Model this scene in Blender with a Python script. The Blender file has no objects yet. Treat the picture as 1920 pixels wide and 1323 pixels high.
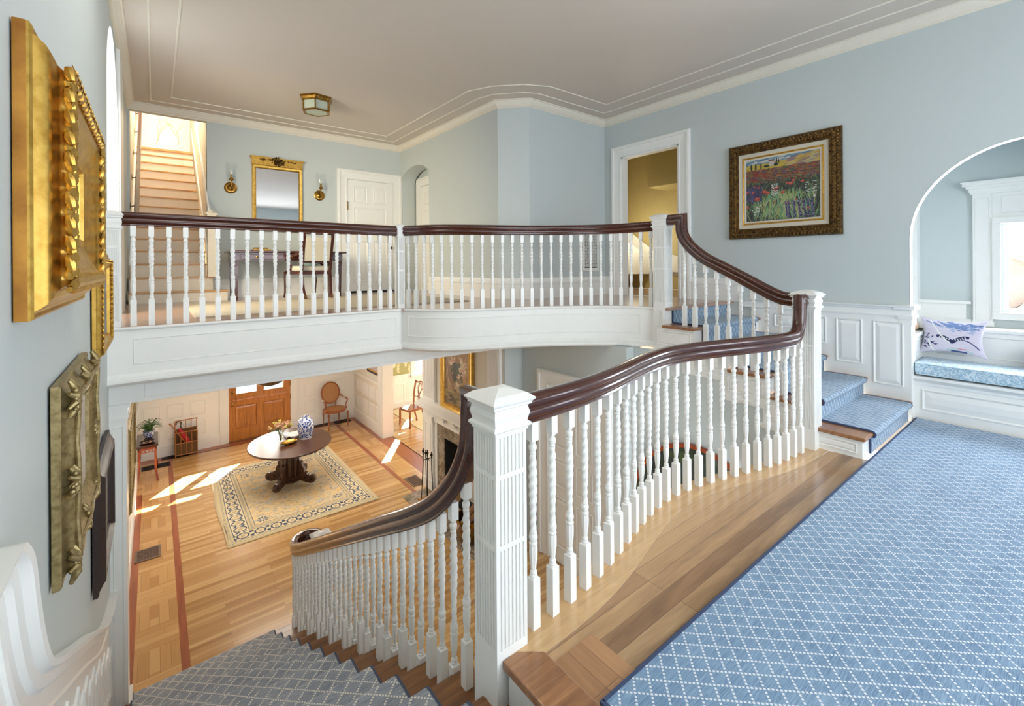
import bpy, math, random
import numpy as np
from mathutils import Vector, Matrix

random.seed(7)
C = bpy.context.scene.collection
SC = bpy.context.scene
PI = math.pi

# ------------------------------------------------------------------ camera
YAW, ROLL, EYE = 0.6675, -0.0069, 1.55
F_PX, CY_PX = 851.25, 499.01
cam_d = bpy.data.cameras.new('camera')
cam = bpy.data.objects.new('camera', cam_d)
C.objects.link(cam)
_f = Vector((math.sin(YAW), math.cos(YAW), 0)); _r = Vector((math.cos(YAW), -math.sin(YAW), 0)); _u = Vector((0, 0, 1))
_r3 = _r * math.cos(ROLL) + _u * math.sin(ROLL); _u3 = _u * math.cos(ROLL) - _r * math.sin(ROLL)
cam.matrix_world = Matrix(((_r3.x, _u3.x, -_f.x, 0), (_r3.y, _u3.y, -_f.y, 0), (_r3.z, _u3.z, -_f.z, EYE), (0, 0, 0, 1)))
cam_d.sensor_fit = 'HORIZONTAL'; cam_d.sensor_width = 36.0
cam_d.lens = F_PX / 1920 * 36.0
cam_d.shift_y = -(661.5 - CY_PX) / 1920
cam_d.clip_start = 0.05; cam_d.clip_end = 200
SC.camera = cam

# ------------------------------------------------------------------ view, world, lights
SC.view_settings.view_transform = 'Standard'
SC.view_settings.look = 'None'
SC.view_settings.gamma = 1.0
SC.view_settings.use_curve_mapping = False
SC.view_settings.exposure = 0.0
SC.cycles.max_bounces = 8
SC.cycles.diffuse_bounces = 5
SC.cycles.sample_clamp_indirect = 6.0

W = bpy.data.worlds.new('world'); SC.world = W; W.use_nodes = True
_bg = W.node_tree.nodes['Background']
_bg.inputs[0].default_value = (0.80, 0.90, 1.0, 1); _bg.inputs[1].default_value = 2.6

def sun(name, direction, strength, angle, col):
    d = bpy.data.lights.new(name, 'SUN'); d.energy = strength; d.angle = angle; d.color = col
    o = bpy.data.objects.new(name, d); C.objects.link(o)
    o.rotation_euler = Vector(direction).to_track_quat('-Z', 'Y').to_euler()
    return o
def area(name, loc, direction, sx, sy, power, col):
    d = bpy.data.lights.new(name, 'AREA'); d.shape = 'RECTANGLE'; d.size = sx; d.size_y = sy; d.energy = power; d.color = col
    o = bpy.data.objects.new(name, d); C.objects.link(o); o.location = loc
    o.rotation_euler = Vector(direction).to_track_quat('-Z', 'Y').to_euler()
    return o
def point(name, loc, power, col, r=0.08):
    d = bpy.data.lights.new(name, 'POINT'); d.energy = power; d.color = col; d.shadow_soft_size = r
    o = bpy.data.objects.new(name, d); C.objects.link(o); o.location = loc
    return o
sun('sun', (-1.21, -1.66, -1.25), 95.0, 0.008, (1.0, 0.93, 0.82))
COOL = (0.86, 0.93, 1.0); WARM = (1.0, 0.80, 0.56)
area('daylight_back_window', (2.65, -3.3, 1.75), (0, 1, -0.16), 4.4, 2.1, 180, COOL)
area('fill_light_right', (5.86, -2.0, 1.7), (-1, 0.35, -0.05), 1.4, 1.5, 55, (0.84, 0.90, 1.0))  # added fill for the left wall; the wall behind it has no opening
area('daylight_nook_window', (6.95, 0.25, 1.55), (-1, 0.1, -0.05), 0.9, 1.1, 150, (0.84, 0.90, 1.0))
area('daylight_arch_window', (-0.95, 5.5, 2.5), (1, 0.85, -0.35), 1.0, 1.6, 62, (1.0, 0.86, 0.60)).data.spread = math.radians(100)
area('stairwell_downlights', (0.65, 3.0, 3.90), (0.05, 0, -1), 1.5, 1.6, 30, (1.0, 0.96, 0.90))
area('daylight_front_door', (1.98, 12.5, -0.75), (0, -1, -0.3), 1.3, 1.2, 150, (1.0, 0.92, 0.80))
area('daylight_hall_ceiling_lamp', (1.9, 8.6, 0.36), (0, 0, -1), 1.6, 1.6, 66, (1.0, 0.92, 0.80))
area('daylight_dining_windows', (7.9, 9.5, -0.8), (-1, 0, -0.1), 2.4, 1.8, 120, (1.0, 0.93, 0.82))
area('fill_light_stair_hall', (4.0, 1.9, -1.2), (-0.3, 1.0, 0.0), 1.2, 1.6, 30, COOL)  # added fill light under the landing; no window opens there
point('attic_stair_lamp', (0.2, 10.6, 5.0), 75, (1.0, 0.90, 0.76), 0.25)
point('side_room_lamp', (7.2, 5.4, 2.2), 26, (1.0, 0.90, 0.66), 0.12)

XL, XR, YF, ZU, ZL, ZC, ZB, YL = -0.30, 5.93, 8.55, 1.075, -2.45, 3.96, 0.42, 12.2

# ------------------------------------------------------------------ materials
def srgb(r, g, b):
    f = lambda c: ((c / 255) / 12.92 if c / 255 <= 0.04045 else (((c / 255) + 0.055) / 1.055) ** 2.4)
    return (f(r), f(g), f(b), 1.0)
class N:
    def __init__(s, name):
        s.m = bpy.data.materials.new(name); s.m.use_nodes = True; s.t = s.m.node_tree
        s.b = s.t.nodes['Principled BSDF']
    def n(s, typ, **kw):
        x = s.t.nodes.new(typ)
        for k, v in kw.items():
            if k == 'ins':
                for i, val in v.items():
                    if isinstance(val, bpy.types.NodeSocket): s.t.links.new(val, x.inputs[i])
                    else: x.inputs[i].default_value = val
            else: setattr(x, k, v)
        return x
    def link(s, a, b): s.t.links.new(a, b)
    def math(s, op, a, b=0.0, c=0.0):
        x = s.n('ShaderNodeMath', operation=op, ins={0: a, 1: b, 2: c}); return x.outputs[0]
    def ramp(s, fac, stops, interp='LINEAR'):
        x = s.n('ShaderNodeValToRGB'); s.link(fac, x.inputs[0]); cr = x.color_ramp; cr.interpolation = interp
        while len(cr.elements) < len(stops): cr.elements.new(0.5)
        for e, (p, c) in zip(cr.elements, stops): e.position = p; e.color = c
        return x.outputs[0]
    def mix(s, fac, a, b, mode='MIX'):
        x = s.n('ShaderNodeMix', data_type='RGBA', blend_type=mode)
        for i, v in ((0, fac), (6, a), (7, b)):
            if isinstance(v, bpy.types.NodeSocket): s.link(v, x.inputs[i])
            else: x.inputs[i].default_value = v
        return x.outputs[2]
    def noise(s, vec, scale, detail=3, rough=0.55, dist=0.0):
        x = s.n('ShaderNodeTexNoise'); x.inputs['Scale'].default_value = scale; x.inputs['Detail'].default_value = detail
        x.inputs['Roughness'].default_value = rough; x.inputs['Distortion'].default_value = dist
        s.link(vec, x.inputs['Vector']); return x.outputs[0]
    def obj(s, scale=(1, 1, 1), rot=(0, 0, 0), src='Object'):
        tc = s.n('ShaderNodeTexCoord'); mp = s.n('ShaderNodeMapping')
        mp.inputs['Scale'].default_value = scale; mp.inputs['Rotation'].default_value = rot
        s.link(tc.outputs[src], mp.inputs['Vector']); return mp.outputs[0]
    def bump(s, h, strength=0.2, dist=0.01):
        x = s.n('ShaderNodeBump'); x.inputs['Strength'].default_value = strength; x.inputs['Distance'].default_value = dist
        s.link(h, x.inputs['Height']); s.link(x.outputs[0], s.b.inputs['Normal'])
    def color(s, c):
        if isinstance(c, bpy.types.NodeSocket): s.link(c, s.b.inputs['Base Color'])
        else: s.b.inputs['Base Color'].default_value = c
    def rough(s, r):
        if isinstance(r, bpy.types.NodeSocket): s.link(r, s.b.inputs['Roughness'])
        else: s.b.inputs['Roughness'].default_value = r

def paint(name, c, rough=0.55, var=0.03, bump=0.05, nscale=14):
    a = N(name); v = a.obj(); n = a.noise(v, nscale, 4)
    lo = tuple(x * (1 - var) for x in c[:3]) + (1,); hi = tuple(min(1, x * (1 + var)) for x in c[:3]) + (1,)
    a.color(a.ramp(n, [(0.3, lo), (0.7, hi)])); a.rough(rough)
    n2 = a.noise(v, 160, 2); a.bump(n2, bump, 0.002); return a.m
def wood(name, stops, rough=0.3, scale=(3, 3, 3), axis='x', coat=0.0, dist=1.2, bump=0.08):
    a = N(name)
    sc = {'x': (1.2, 14, 14), 'y': (14, 1.2, 14), 'z': (14, 14, 1.2)}[axis]
    v = a.obj(scale=tuple(p * q / 3 for p, q in zip(sc, scale)))
    n = a.noise(v, 1.6, 6, 0.6, dist); a.color(a.ramp(n, stops)); a.rough(rough)
    if coat: a.b.inputs['Coat Weight'].default_value = coat; a.b.inputs['Coat Roughness'].default_value = 0.12
    a.bump(n, bump, 0.003); return a.m
def planks(name, width, length, stops, rough=0.28, along='x', grain=0.35, coat=0.3, seed=0.0, stain=None):
    a = N(name)
    rot = (0, 0, 0) if along == 'x' else (0, 0, PI / 2)
    tc = a.n('ShaderNodeTexCoord'); mp = a.n('ShaderNodeMapping')
    mp.inputs['Rotation'].default_value = rot; mp.inputs['Location'].default_value = (seed, seed * 0.37, 0)
    a.link(tc.outputs['Object'], mp.inputs['Vector']); v = mp.outputs[0]
    br = a.n('ShaderNodeTexBrick'); a.link(v, br.inputs['Vector'])
    br.offset = 0.37; br.offset_frequency = 3
    for k, val in (('Color1', (0, 0, 0, 1)), ('Color2', (1, 1, 1, 1)), ('Mortar', (0.5, 0.5, 0.5, 1)), ('Scale', 1.0), ('Mortar Size', 0.0012), ('Mortar Smooth', 0.1), ('Bias', 0.0), ('Brick Width', length), ('Row Height', width)):
        br.inputs[k].default_value = val
    gv = a.n('ShaderNodeMapping'); gv.inputs['Scale'].default_value = (2.2, 34, 10); a.link(v, gv.inputs['Vector'])
    # shift the grain by the plank's own random value so that grain does not run across joints
    add = a.n('ShaderNodeVectorMath', operation='ADD'); a.link(gv.outputs[0], add.inputs[0])
    sc = a.n('ShaderNodeVectorMath', operation='SCALE'); a.link(br.outputs['Color'], sc.inputs[0]); sc.inputs['Scale'].default_value = 31.0
    a.link(sc.outputs[0], add.inputs[1])
    g = a.noise(add.outputs[0], 1.0, 6, 0.62, 0.9)
    rnd = a.n('ShaderNodeSeparateColor'); a.link(br.outputs['Color'], rnd.inputs[0])
    t = a.math('ADD', a.math('MULTIPLY', rnd.outputs[0], 1 - grain), a.math('MULTIPLY', g, grain))
    col = a.ramp(t, stops)
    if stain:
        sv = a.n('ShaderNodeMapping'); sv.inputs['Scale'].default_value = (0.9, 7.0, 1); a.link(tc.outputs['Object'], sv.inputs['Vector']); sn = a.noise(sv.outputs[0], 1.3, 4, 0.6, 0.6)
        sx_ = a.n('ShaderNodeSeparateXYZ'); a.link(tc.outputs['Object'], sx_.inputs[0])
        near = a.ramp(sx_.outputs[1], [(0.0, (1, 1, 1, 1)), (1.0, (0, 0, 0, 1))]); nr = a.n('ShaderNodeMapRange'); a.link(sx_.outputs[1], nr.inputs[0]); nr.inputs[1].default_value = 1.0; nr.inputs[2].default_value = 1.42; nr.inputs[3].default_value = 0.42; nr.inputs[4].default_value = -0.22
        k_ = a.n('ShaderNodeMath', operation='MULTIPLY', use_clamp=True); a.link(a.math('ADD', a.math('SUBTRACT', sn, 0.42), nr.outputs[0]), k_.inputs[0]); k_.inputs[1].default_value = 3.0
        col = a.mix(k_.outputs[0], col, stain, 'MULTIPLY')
    col = a.mix(a.math('MULTIPLY', br.outputs['Fac'], 0.75), col, tuple(x * 0.25 for x in stops[0][1][:3]) + (1,))
    a.color(col); a.rough(rough)
    a.b.inputs['Coat Weight'].default_value = coat; a.b.inputs['Coat Roughness'].default_value = 0.15
    hh = a.math('SUBTRACT', a.math('MULTIPLY', g, 0.25), br.outputs['Fac']); a.bump(hh, 0.15, 0.002)
    return a.m
def metal(name, c, c2, rough=0.35, scale=25, bump=0.1, metallic=1.0):
    a = N(name); v = a.obj(); n = a.noise(v, scale, 5, 0.6)
    a.color(a.ramp(n, [(0.3, c2), (0.62, c)])); a.rough(a.math('ADD', a.math('MULTIPLY', n, 0.2), rough - 0.1))
    a.b.inputs['Metallic'].default_value = metallic; a.bump(n, bump, 0.004); return a.m
def attr_mat(name, rough=0.6, fibre=0.0, sheen=0.0):
    a = N(name); at = a.n('ShaderNodeAttribute'); at.attribute_name = 'Col'
    if fibre:
        v = a.obj(); n = a.noise(v, 320, 2); a.color(a.mix(0.25, at.outputs[0], a.ramp(n, [(0.3, (0.75, 0.75, 0.75, 1)), (0.7, (1, 1, 1, 1))]), 'MULTIPLY')); a.bump(n, fibre, 0.003)
    else:
        v = a.obj(); n = a.noise(v, 90, 3); a.color(at.outputs[0]); a.bump(n, 0.12, 0.002)
    a.rough(rough)
    if sheen: a.b.inputs['Sheen Weight'].default_value = sheen
    return a.m
def carpet(name, base_a, base_b, dot, px, py, ndots=4):
    a = N(name); tc = a.n('ShaderNodeTexCoord'); sp = a.n('ShaderNodeSeparateXYZ'); a.link(tc.outputs['UV'], sp.inputs[0])
    u = a.math('DIVIDE', sp.outputs[0], px); v = a.math('DIVIDE', sp.outputs[1], py)
    A = a.math('ADD', u, v); B = a.math('SUBTRACT', u, v)
    def tri(x, k=1.0):  # distance to the nearest integer
        x = a.math('MULTIPLY', x, k); f = a.math('FRACT', a.math('ADD', x, 0.5)); return a.math('ABSOLUTE', a.math('SUBTRACT', f, 0.5))
    def line(p, q):
        l = a.math('LESS_THAN', tri(p), 0.066); d = a.math('LESS_THAN', tri(q, ndots), 0.30); return a.math('MULTIPLY', l, d)
    m = a.math('MAXIMUM', line(A, B), line(B, A))
    mp = a.n('ShaderNodeMapping'); mp.inputs['Scale'].default_value = (12, 330, 1); a.link(tc.outputs['UV'], mp.inputs['Vector'])
    st = a.noise(mp.outputs[0], 1.0, 3, 0.6)
    mp2 = a.n('ShaderNodeMapping'); mp2.inputs['Scale'].default_value = (3, 9, 1); a.link(tc.outputs['UV'], mp2.inputs['Vector'])
    big = a.noise(mp2.outputs[0], 1.0, 2)
    t = a.math('ADD', a.math('MULTIPLY', st, 0.8), a.math('MULTIPLY', big, 0.2))
    base = a.ramp(t, [(0.36, base_a), (0.62, base_b)])
    a.color(a.mix(m, base, dot)); a.rough(0.9); a.b.inputs['Sheen Weight'].default_value = 0.15
    h = a.math('ADD', a.math('MULTIPLY', m, 0.8), st); a.bump(h, 0.35, 0.003); return a.m
def glass(name, tint=(1, 1, 1, 1), rough=0.0, refl=0.10):
    a = N(name); t = a.t; tr = a.n('ShaderNodeBsdfTransparent'); tr.inputs[0].default_value = tint
    gl = a.n('ShaderNodeBsdfGlossy'); gl.inputs['Roughness'].default_value = 0.03
    fr = a.n('ShaderNodeLayerWeight'); fr.inputs[0].default_value = 0.3
    ad = a.math('ADD', a.math('MULTIPLY', a.math('POWER', fr.outputs[1], 3.0), 0.5), refl * 0.4)
    mx = a.n('ShaderNodeMixShader'); a.link(ad, mx.inputs[0]); a.link(tr.outputs[0], mx.inputs[1]); a.link(gl.outputs[0], mx.inputs[2])
    out = t.nodes['Material Output']; a.link(mx.outputs[0], out.inputs[0]); return a.m
def emit(name, c, s):
    a = N(name); a.b.inputs['Emission Color'].default_value = c; a.b.inputs['Emission Strength'].default_value = s; a.color(c); return a.m

M_WALL = paint('pale_blue_wall_paint', srgb(198, 206, 205), 0.6, 0.008, 0.02)
M_LWALL = paint('lower_hall_cream_paint', srgb(226, 222, 210), 0.6)
M_YELLOW = paint('yellow_room_paint', srgb(190, 174, 124), 0.6)
M_ATTIC = paint('attic_stair_cream_paint', srgb(238, 228, 208), 0.6)
M_CEIL = paint('ceiling_cream_paint', srgb(214, 203, 190), 0.75, 0.006, 0.02)
M_TRIM = paint('glossy_white_trim_paint', srgb(240, 240, 236), 0.32, 0.01, 0.03)
M_CREAMTRIM = paint('cream_crown_paint', srgb(232, 225, 210), 0.45, 0.01, 0.03)
M_GOLDOAK = wood('golden_oak_attic_nosing', [(0.2, srgb(176, 124, 62)), (0.6, srgb(206, 154, 86)), (0.9, srgb(222, 174, 108))], 0.35, (3, 3, 3), 'x', 0.2)
M_MAHOG = wood('dark_polished_mahogany', [(0.2, srgb(50, 19, 12)), (0.55, srgb(72, 31, 20)), (0.85, srgb(88, 42, 28))], 0.2, (3, 3, 3), 'x', 0.5)
M_OAK_NOSE = wood('brown_oak_nosing', [(0.25, srgb(112, 72, 42)), (0.55, srgb(158, 108, 68)), (0.8, srgb(182, 134, 90))], 0.3, (3, 3, 3), 'x', 0.35)
M_OAK_TREAD = wood('dark_honey_oak_tread', [(0.25, srgb(92, 56, 28)), (0.55, srgb(134, 88, 48)), (0.8, srgb(160, 110, 64))], 0.3, (3, 3, 3), 'x', 0.3)
M_OAK_BORDER = wood('light_oak_curved_border', [(0.25, srgb(190, 150, 104)), (0.55, srgb(212, 172, 122)), (0.8, srgb(224, 190, 142))], 0.25, (3, 3, 3), 'x', 0.4)
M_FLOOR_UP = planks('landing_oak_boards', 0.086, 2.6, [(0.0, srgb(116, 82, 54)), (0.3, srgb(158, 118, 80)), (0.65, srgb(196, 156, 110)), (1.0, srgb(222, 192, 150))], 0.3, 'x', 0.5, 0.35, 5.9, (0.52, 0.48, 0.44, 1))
M_PARQ_Y = planks('landing_oak_boards_cross', 0.074, 1.4, [(0.0, srgb(136, 92, 58)), (0.5, srgb(180, 132, 90)), (1.0, srgb(206, 162, 116))], 0.3, 'y', 0.55, 0.35, 1.1)
M_FLOOR_HALL = planks('gallery_rosy_boards', 0.11, 3.0, [(0.0, srgb(138, 104, 88)), (0.5, srgb(172, 136, 116)), (1.0, srgb(194, 160, 138))], 0.22, 'x', 0.4, 0.5, 0.7)
M_FLOOR_LOW = planks('lower_hall_narrow_oak_strips', 0.058, 1.5, [(0.0, srgb(146, 104, 60)), (0.35, srgb(186, 142, 88)), (0.7, srgb(208, 168, 112)), (1.0, srgb(226, 192, 140))], 0.22, 'x', 0.35, 0.5, 0.3)
M_PQ_X = planks('parquet_blocks_lengthwise', 0.09, 0.9, [(0.0, srgb(168, 120, 70)), (0.5, srgb(200, 154, 98)), (1.0, srgb(218, 178, 122))], 0.25, 'x', 0.4, 0.4, 0.5)
M_PQ_Y = planks('parquet_blocks_crosswise', 0.09, 0.9, [(0.0, srgb(168, 120, 70)), (0.5, srgb(200, 154, 98)), (1.0, srgb(218, 178, 122))], 0.25, 'y', 0.4, 0.4, 0.9)
M_CHERRY = wood('red_cherry_floor_strip', [(0.25, srgb(126, 62, 32)), (0.55, srgb(158, 84, 48)), (0.8, srgb(176, 98, 58))], 0.28, (2, 2, 2), 'y', 0.35)
M_CARPET = carpet('blue_lattice_carpet', srgb(84, 116, 150), srgb(140, 168, 194), srgb(226, 230, 232), 0.084, 0.081)
M_RUNNER_UP = carpet('blue_lattice_stair_runner', srgb(92, 118, 144), srgb(138, 160, 180), srgb(208, 216, 220), 0.072, 0.105, 6)
M_RUNNER_DN = carpet('grey_blue_lattice_runner', srgb(104, 113, 130), srgb(176, 180, 186), srgb(232, 228, 214), 0.105, 0.10, 5)
M_BIND_DN = paint('slate_carpet_binding', srgb(76, 84, 102), 0.9, 0.1, 0.3, 60)
M_BIND = paint('navy_carpet_binding', srgb(60, 74, 104), 0.9, 0.1, 0.3, 60)
M_BEIGE = paint('beige_wool_rug', srgb(186, 174, 154), 0.95, 0.08, 0.4, 90)
M_CREAMRUG = paint('cream_wool_rug', srgb(226, 212, 178), 0.95, 0.05, 0.4, 90)
M_GOLD = metal('bright_gold_leaf', srgb(218, 178, 92), srgb(188, 142, 62), 0.38, 22, 0.12)
M_GOLD2 = metal('orange_gold_bole', srgb(206, 148, 66), srgb(160, 104, 40), 0.5, 8, 0.1, 0.6)
M_GOLD_OLD = metal('antique_grey_gold', srgb(176, 158, 114), srgb(128, 110, 70), 0.45, 40, 0.25, 0.8)
M_BRONZE = metal('dark_bronze_gilt', srgb(122, 92, 50), srgb(40, 27, 16), 0.30, 30, 0.4, 0.85)
M_BRASS = metal('aged_brass', srgb(176, 136, 66), srgb(116, 80, 34), 0.3, 30, 0.1)
M_BLACK = paint('dark_ebony_frame', srgb(52, 40, 38), 0.4, 0.25, 0.3, 60)
M_IRON = metal('dark_iron', srgb(72, 60, 48), srgb(34, 28, 24), 0.45, 30, 0.2)
M_DARK = paint('soot_and_gap_shade_black', srgb(26, 27, 30), 0.85, 0.1)  # firebox soot, and the painted shade in gaps and holes
M_LINEN = paint('cream_linen', srgb(208, 200, 182), 0.9, 0.05, 0.4, 160)
M_TEAL = paint('pale_teal_fabric', srgb(130, 156, 156), 0.9, 0.08, 0.4, 120)
M_MARBLE = None
M_DESK = wood('dark_red_mahogany_desk', [(0.25, srgb(40, 16, 12)), (0.55, srgb(74, 34, 26)), (0.8, srgb(98, 50, 38))], 0.22, (3, 3, 3), 'x', 0.5)
M_DOORWOOD = wood('golden_oak_front_door', [(0.2, srgb(146, 86, 36)), (0.55, srgb(190, 122, 56)), (0.85, srgb(212, 146, 76))], 0.32, (3, 3, 3), 'z', 0.3)
M_TABLE = wood('walnut_table', [(0.2, srgb(46, 27, 17)), (0.55, srgb(80, 49, 33)), (0.85, srgb(104, 69, 48))], 0.32, (3, 3, 3), 'x', 0.0)
M_REDWOOD = wood('red_stained_stand', [(0.2, srgb(104, 40, 18)), (0.6, srgb(160, 72, 36)), (0.9, srgb(184, 92, 50))], 0.25, (3, 3, 3), 'z', 0.4)
M_DKTOP = wood('dark_stand_top', [(0.2, srgb(40, 22, 16)), (0.6, srgb(74, 44, 34)), (0.9, srgb(92, 60, 48))], 0.15, (3, 3, 3), 'y', 0.6)
M_CHAIR = wood('mid_brown_beech_chair', [(0.2, srgb(110, 56, 26)), (0.6, srgb(156, 88, 46)), (0.9, srgb(180, 110, 64))], 0.28, (3, 3, 3), 'z', 0.35)
M_CANE = paint('woven_cane', srgb(178, 130, 84), 0.6, 0.2, 0.5, 140)
M_BAMBOO = wood('split_bamboo', [(0.2, srgb(112, 62, 24)), (0.55, srgb(172, 108, 52)), (0.9, srgb(204, 146, 84))], 0.4, (5, 5, 5), 'z', 0.1)
M_WICKER = paint('dark_wicker', srgb(110, 78, 46), 0.7, 0.5, 0.6, 70)
M_RED = paint('crimson_umbrella_cloth', srgb(176, 22, 40), 0.6, 0.1)
M_GLASS = glass('clear_glass', (0.97, 0.98, 0.98, 1))
M_FROST = paint('greenish_frosted_glass', srgb(186, 196, 178), 0.3, 0.02)
M_WHITEPLASTIC = paint('white_china', srgb(232, 234, 232), 0.2, 0.02)
M_GREEN = paint('fern_leaf_green', srgb(58, 100, 44), 0.6, 0.35, 0.1, 40)
M_STEM = paint('stem_green', srgb(92, 112, 52), 0.6, 0.2)
M_FLOWER = paint('dusty_pink_blossom', srgb(198, 156, 124), 0.8, 0.2, 0.2, 60)
M_FLOWER2 = paint('yellow_green_blossom', srgb(196, 190, 96), 0.8, 0.2, 0.2, 60)
M_GRILLE = metal('grey_brown_floor_register', srgb(140, 118, 104), srgb(104, 84, 72), 0.5, 30, 0.1, 0.3)
M_SHELL = paint('pale_pink_shell', srgb(222, 190, 160), 0.4, 0.1)
M_SHINGLE = planks('grey_cedar_shingles', 0.13, 0.2, [(0.0, srgb(168, 152, 148)), (0.5, srgb(188, 172, 168)), (1.0, srgb(204, 190, 186))], 0.8, 'x', 0.4, 0.0, 0.1)

def mk_marble():
    a = N('brown_marble'); v = a.obj(); n = a.noise(v, 4, 8, 0.65, 2.2)
    a.color(a.ramp(n, [(0.3, srgb(92, 80, 66)), (0.5, srgb(140, 126, 108)), (0.56, srgb(176, 164, 146)), (0.62, srgb(122, 108, 92))])); a.rough(0.2); return a.m
M_MARBLE = mk_marble()
def mk_mirror():
    a = N('mirror_silver'); a.color((0.92, 0.93, 0.94, 1)); a.rough(0.01); a.b.inputs['Metallic'].default_value = 1.0; return a.m
M_MIRROR = mk_mirror()
def mk_bluewhite(name, scale, thr):
    a = N(name); v = a.obj(scale=(1, 1, 0.8)); vo = a.n('ShaderNodeTexVoronoi', feature='DISTANCE_TO_EDGE'); vo.inputs['Scale'].default_value = scale
    n = a.noise(v, scale * 0.5, 2); ad = a.n('ShaderNodeVectorMath', operation='ADD'); a.link(v, ad.inputs[0])
    cb = a.n('ShaderNodeCombineXYZ'); [a.link(a.math('MULTIPLY', n, 0.12), cb.inputs[i]) for i in range(3)]
    a.link(cb.outputs[0], ad.inputs[1]); a.link(ad.outputs[0], vo.inputs['Vector'])
    m = a.math('GREATER_THAN', vo.outputs[0], thr)
    a.color(a.mix(m, srgb(226, 230, 234), srgb(34, 62, 140))); a.rough(0.12); a.b.inputs['Coat Weight'].default_value = 0.5; return a.m
M_BW = mk_bluewhite('blue_and_white_porcelain', 26, 0.09)
def mk_damask():
    a = N('pale_blue_damask'); tc = a.n('ShaderNodeTexCoord'); v = tc.outputs['Object']
    n = a.noise(v, 17, 2, 0.5, 3.5); m = a.math('GREATER_THAN', n, 0.5)
    a.color(a.mix(m, srgb(152, 184, 204), srgb(204, 220, 230))); a.rough(0.8); a.b.inputs['Sheen Weight'].default_value = 0.3
    a.bump(m, 0.1, 0.002); return a.m
M_DAMASK = mk_damask()
M_PIC = attr_mat('painted_canvas', 0.5)
M_RUGPIC = attr_mat('woven_oriental_rug', 0.95, 0.4, 0.1)
M_CLOTHPIC = attr_mat('printed_cushion_linen', 0.9, 0.3)

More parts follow.
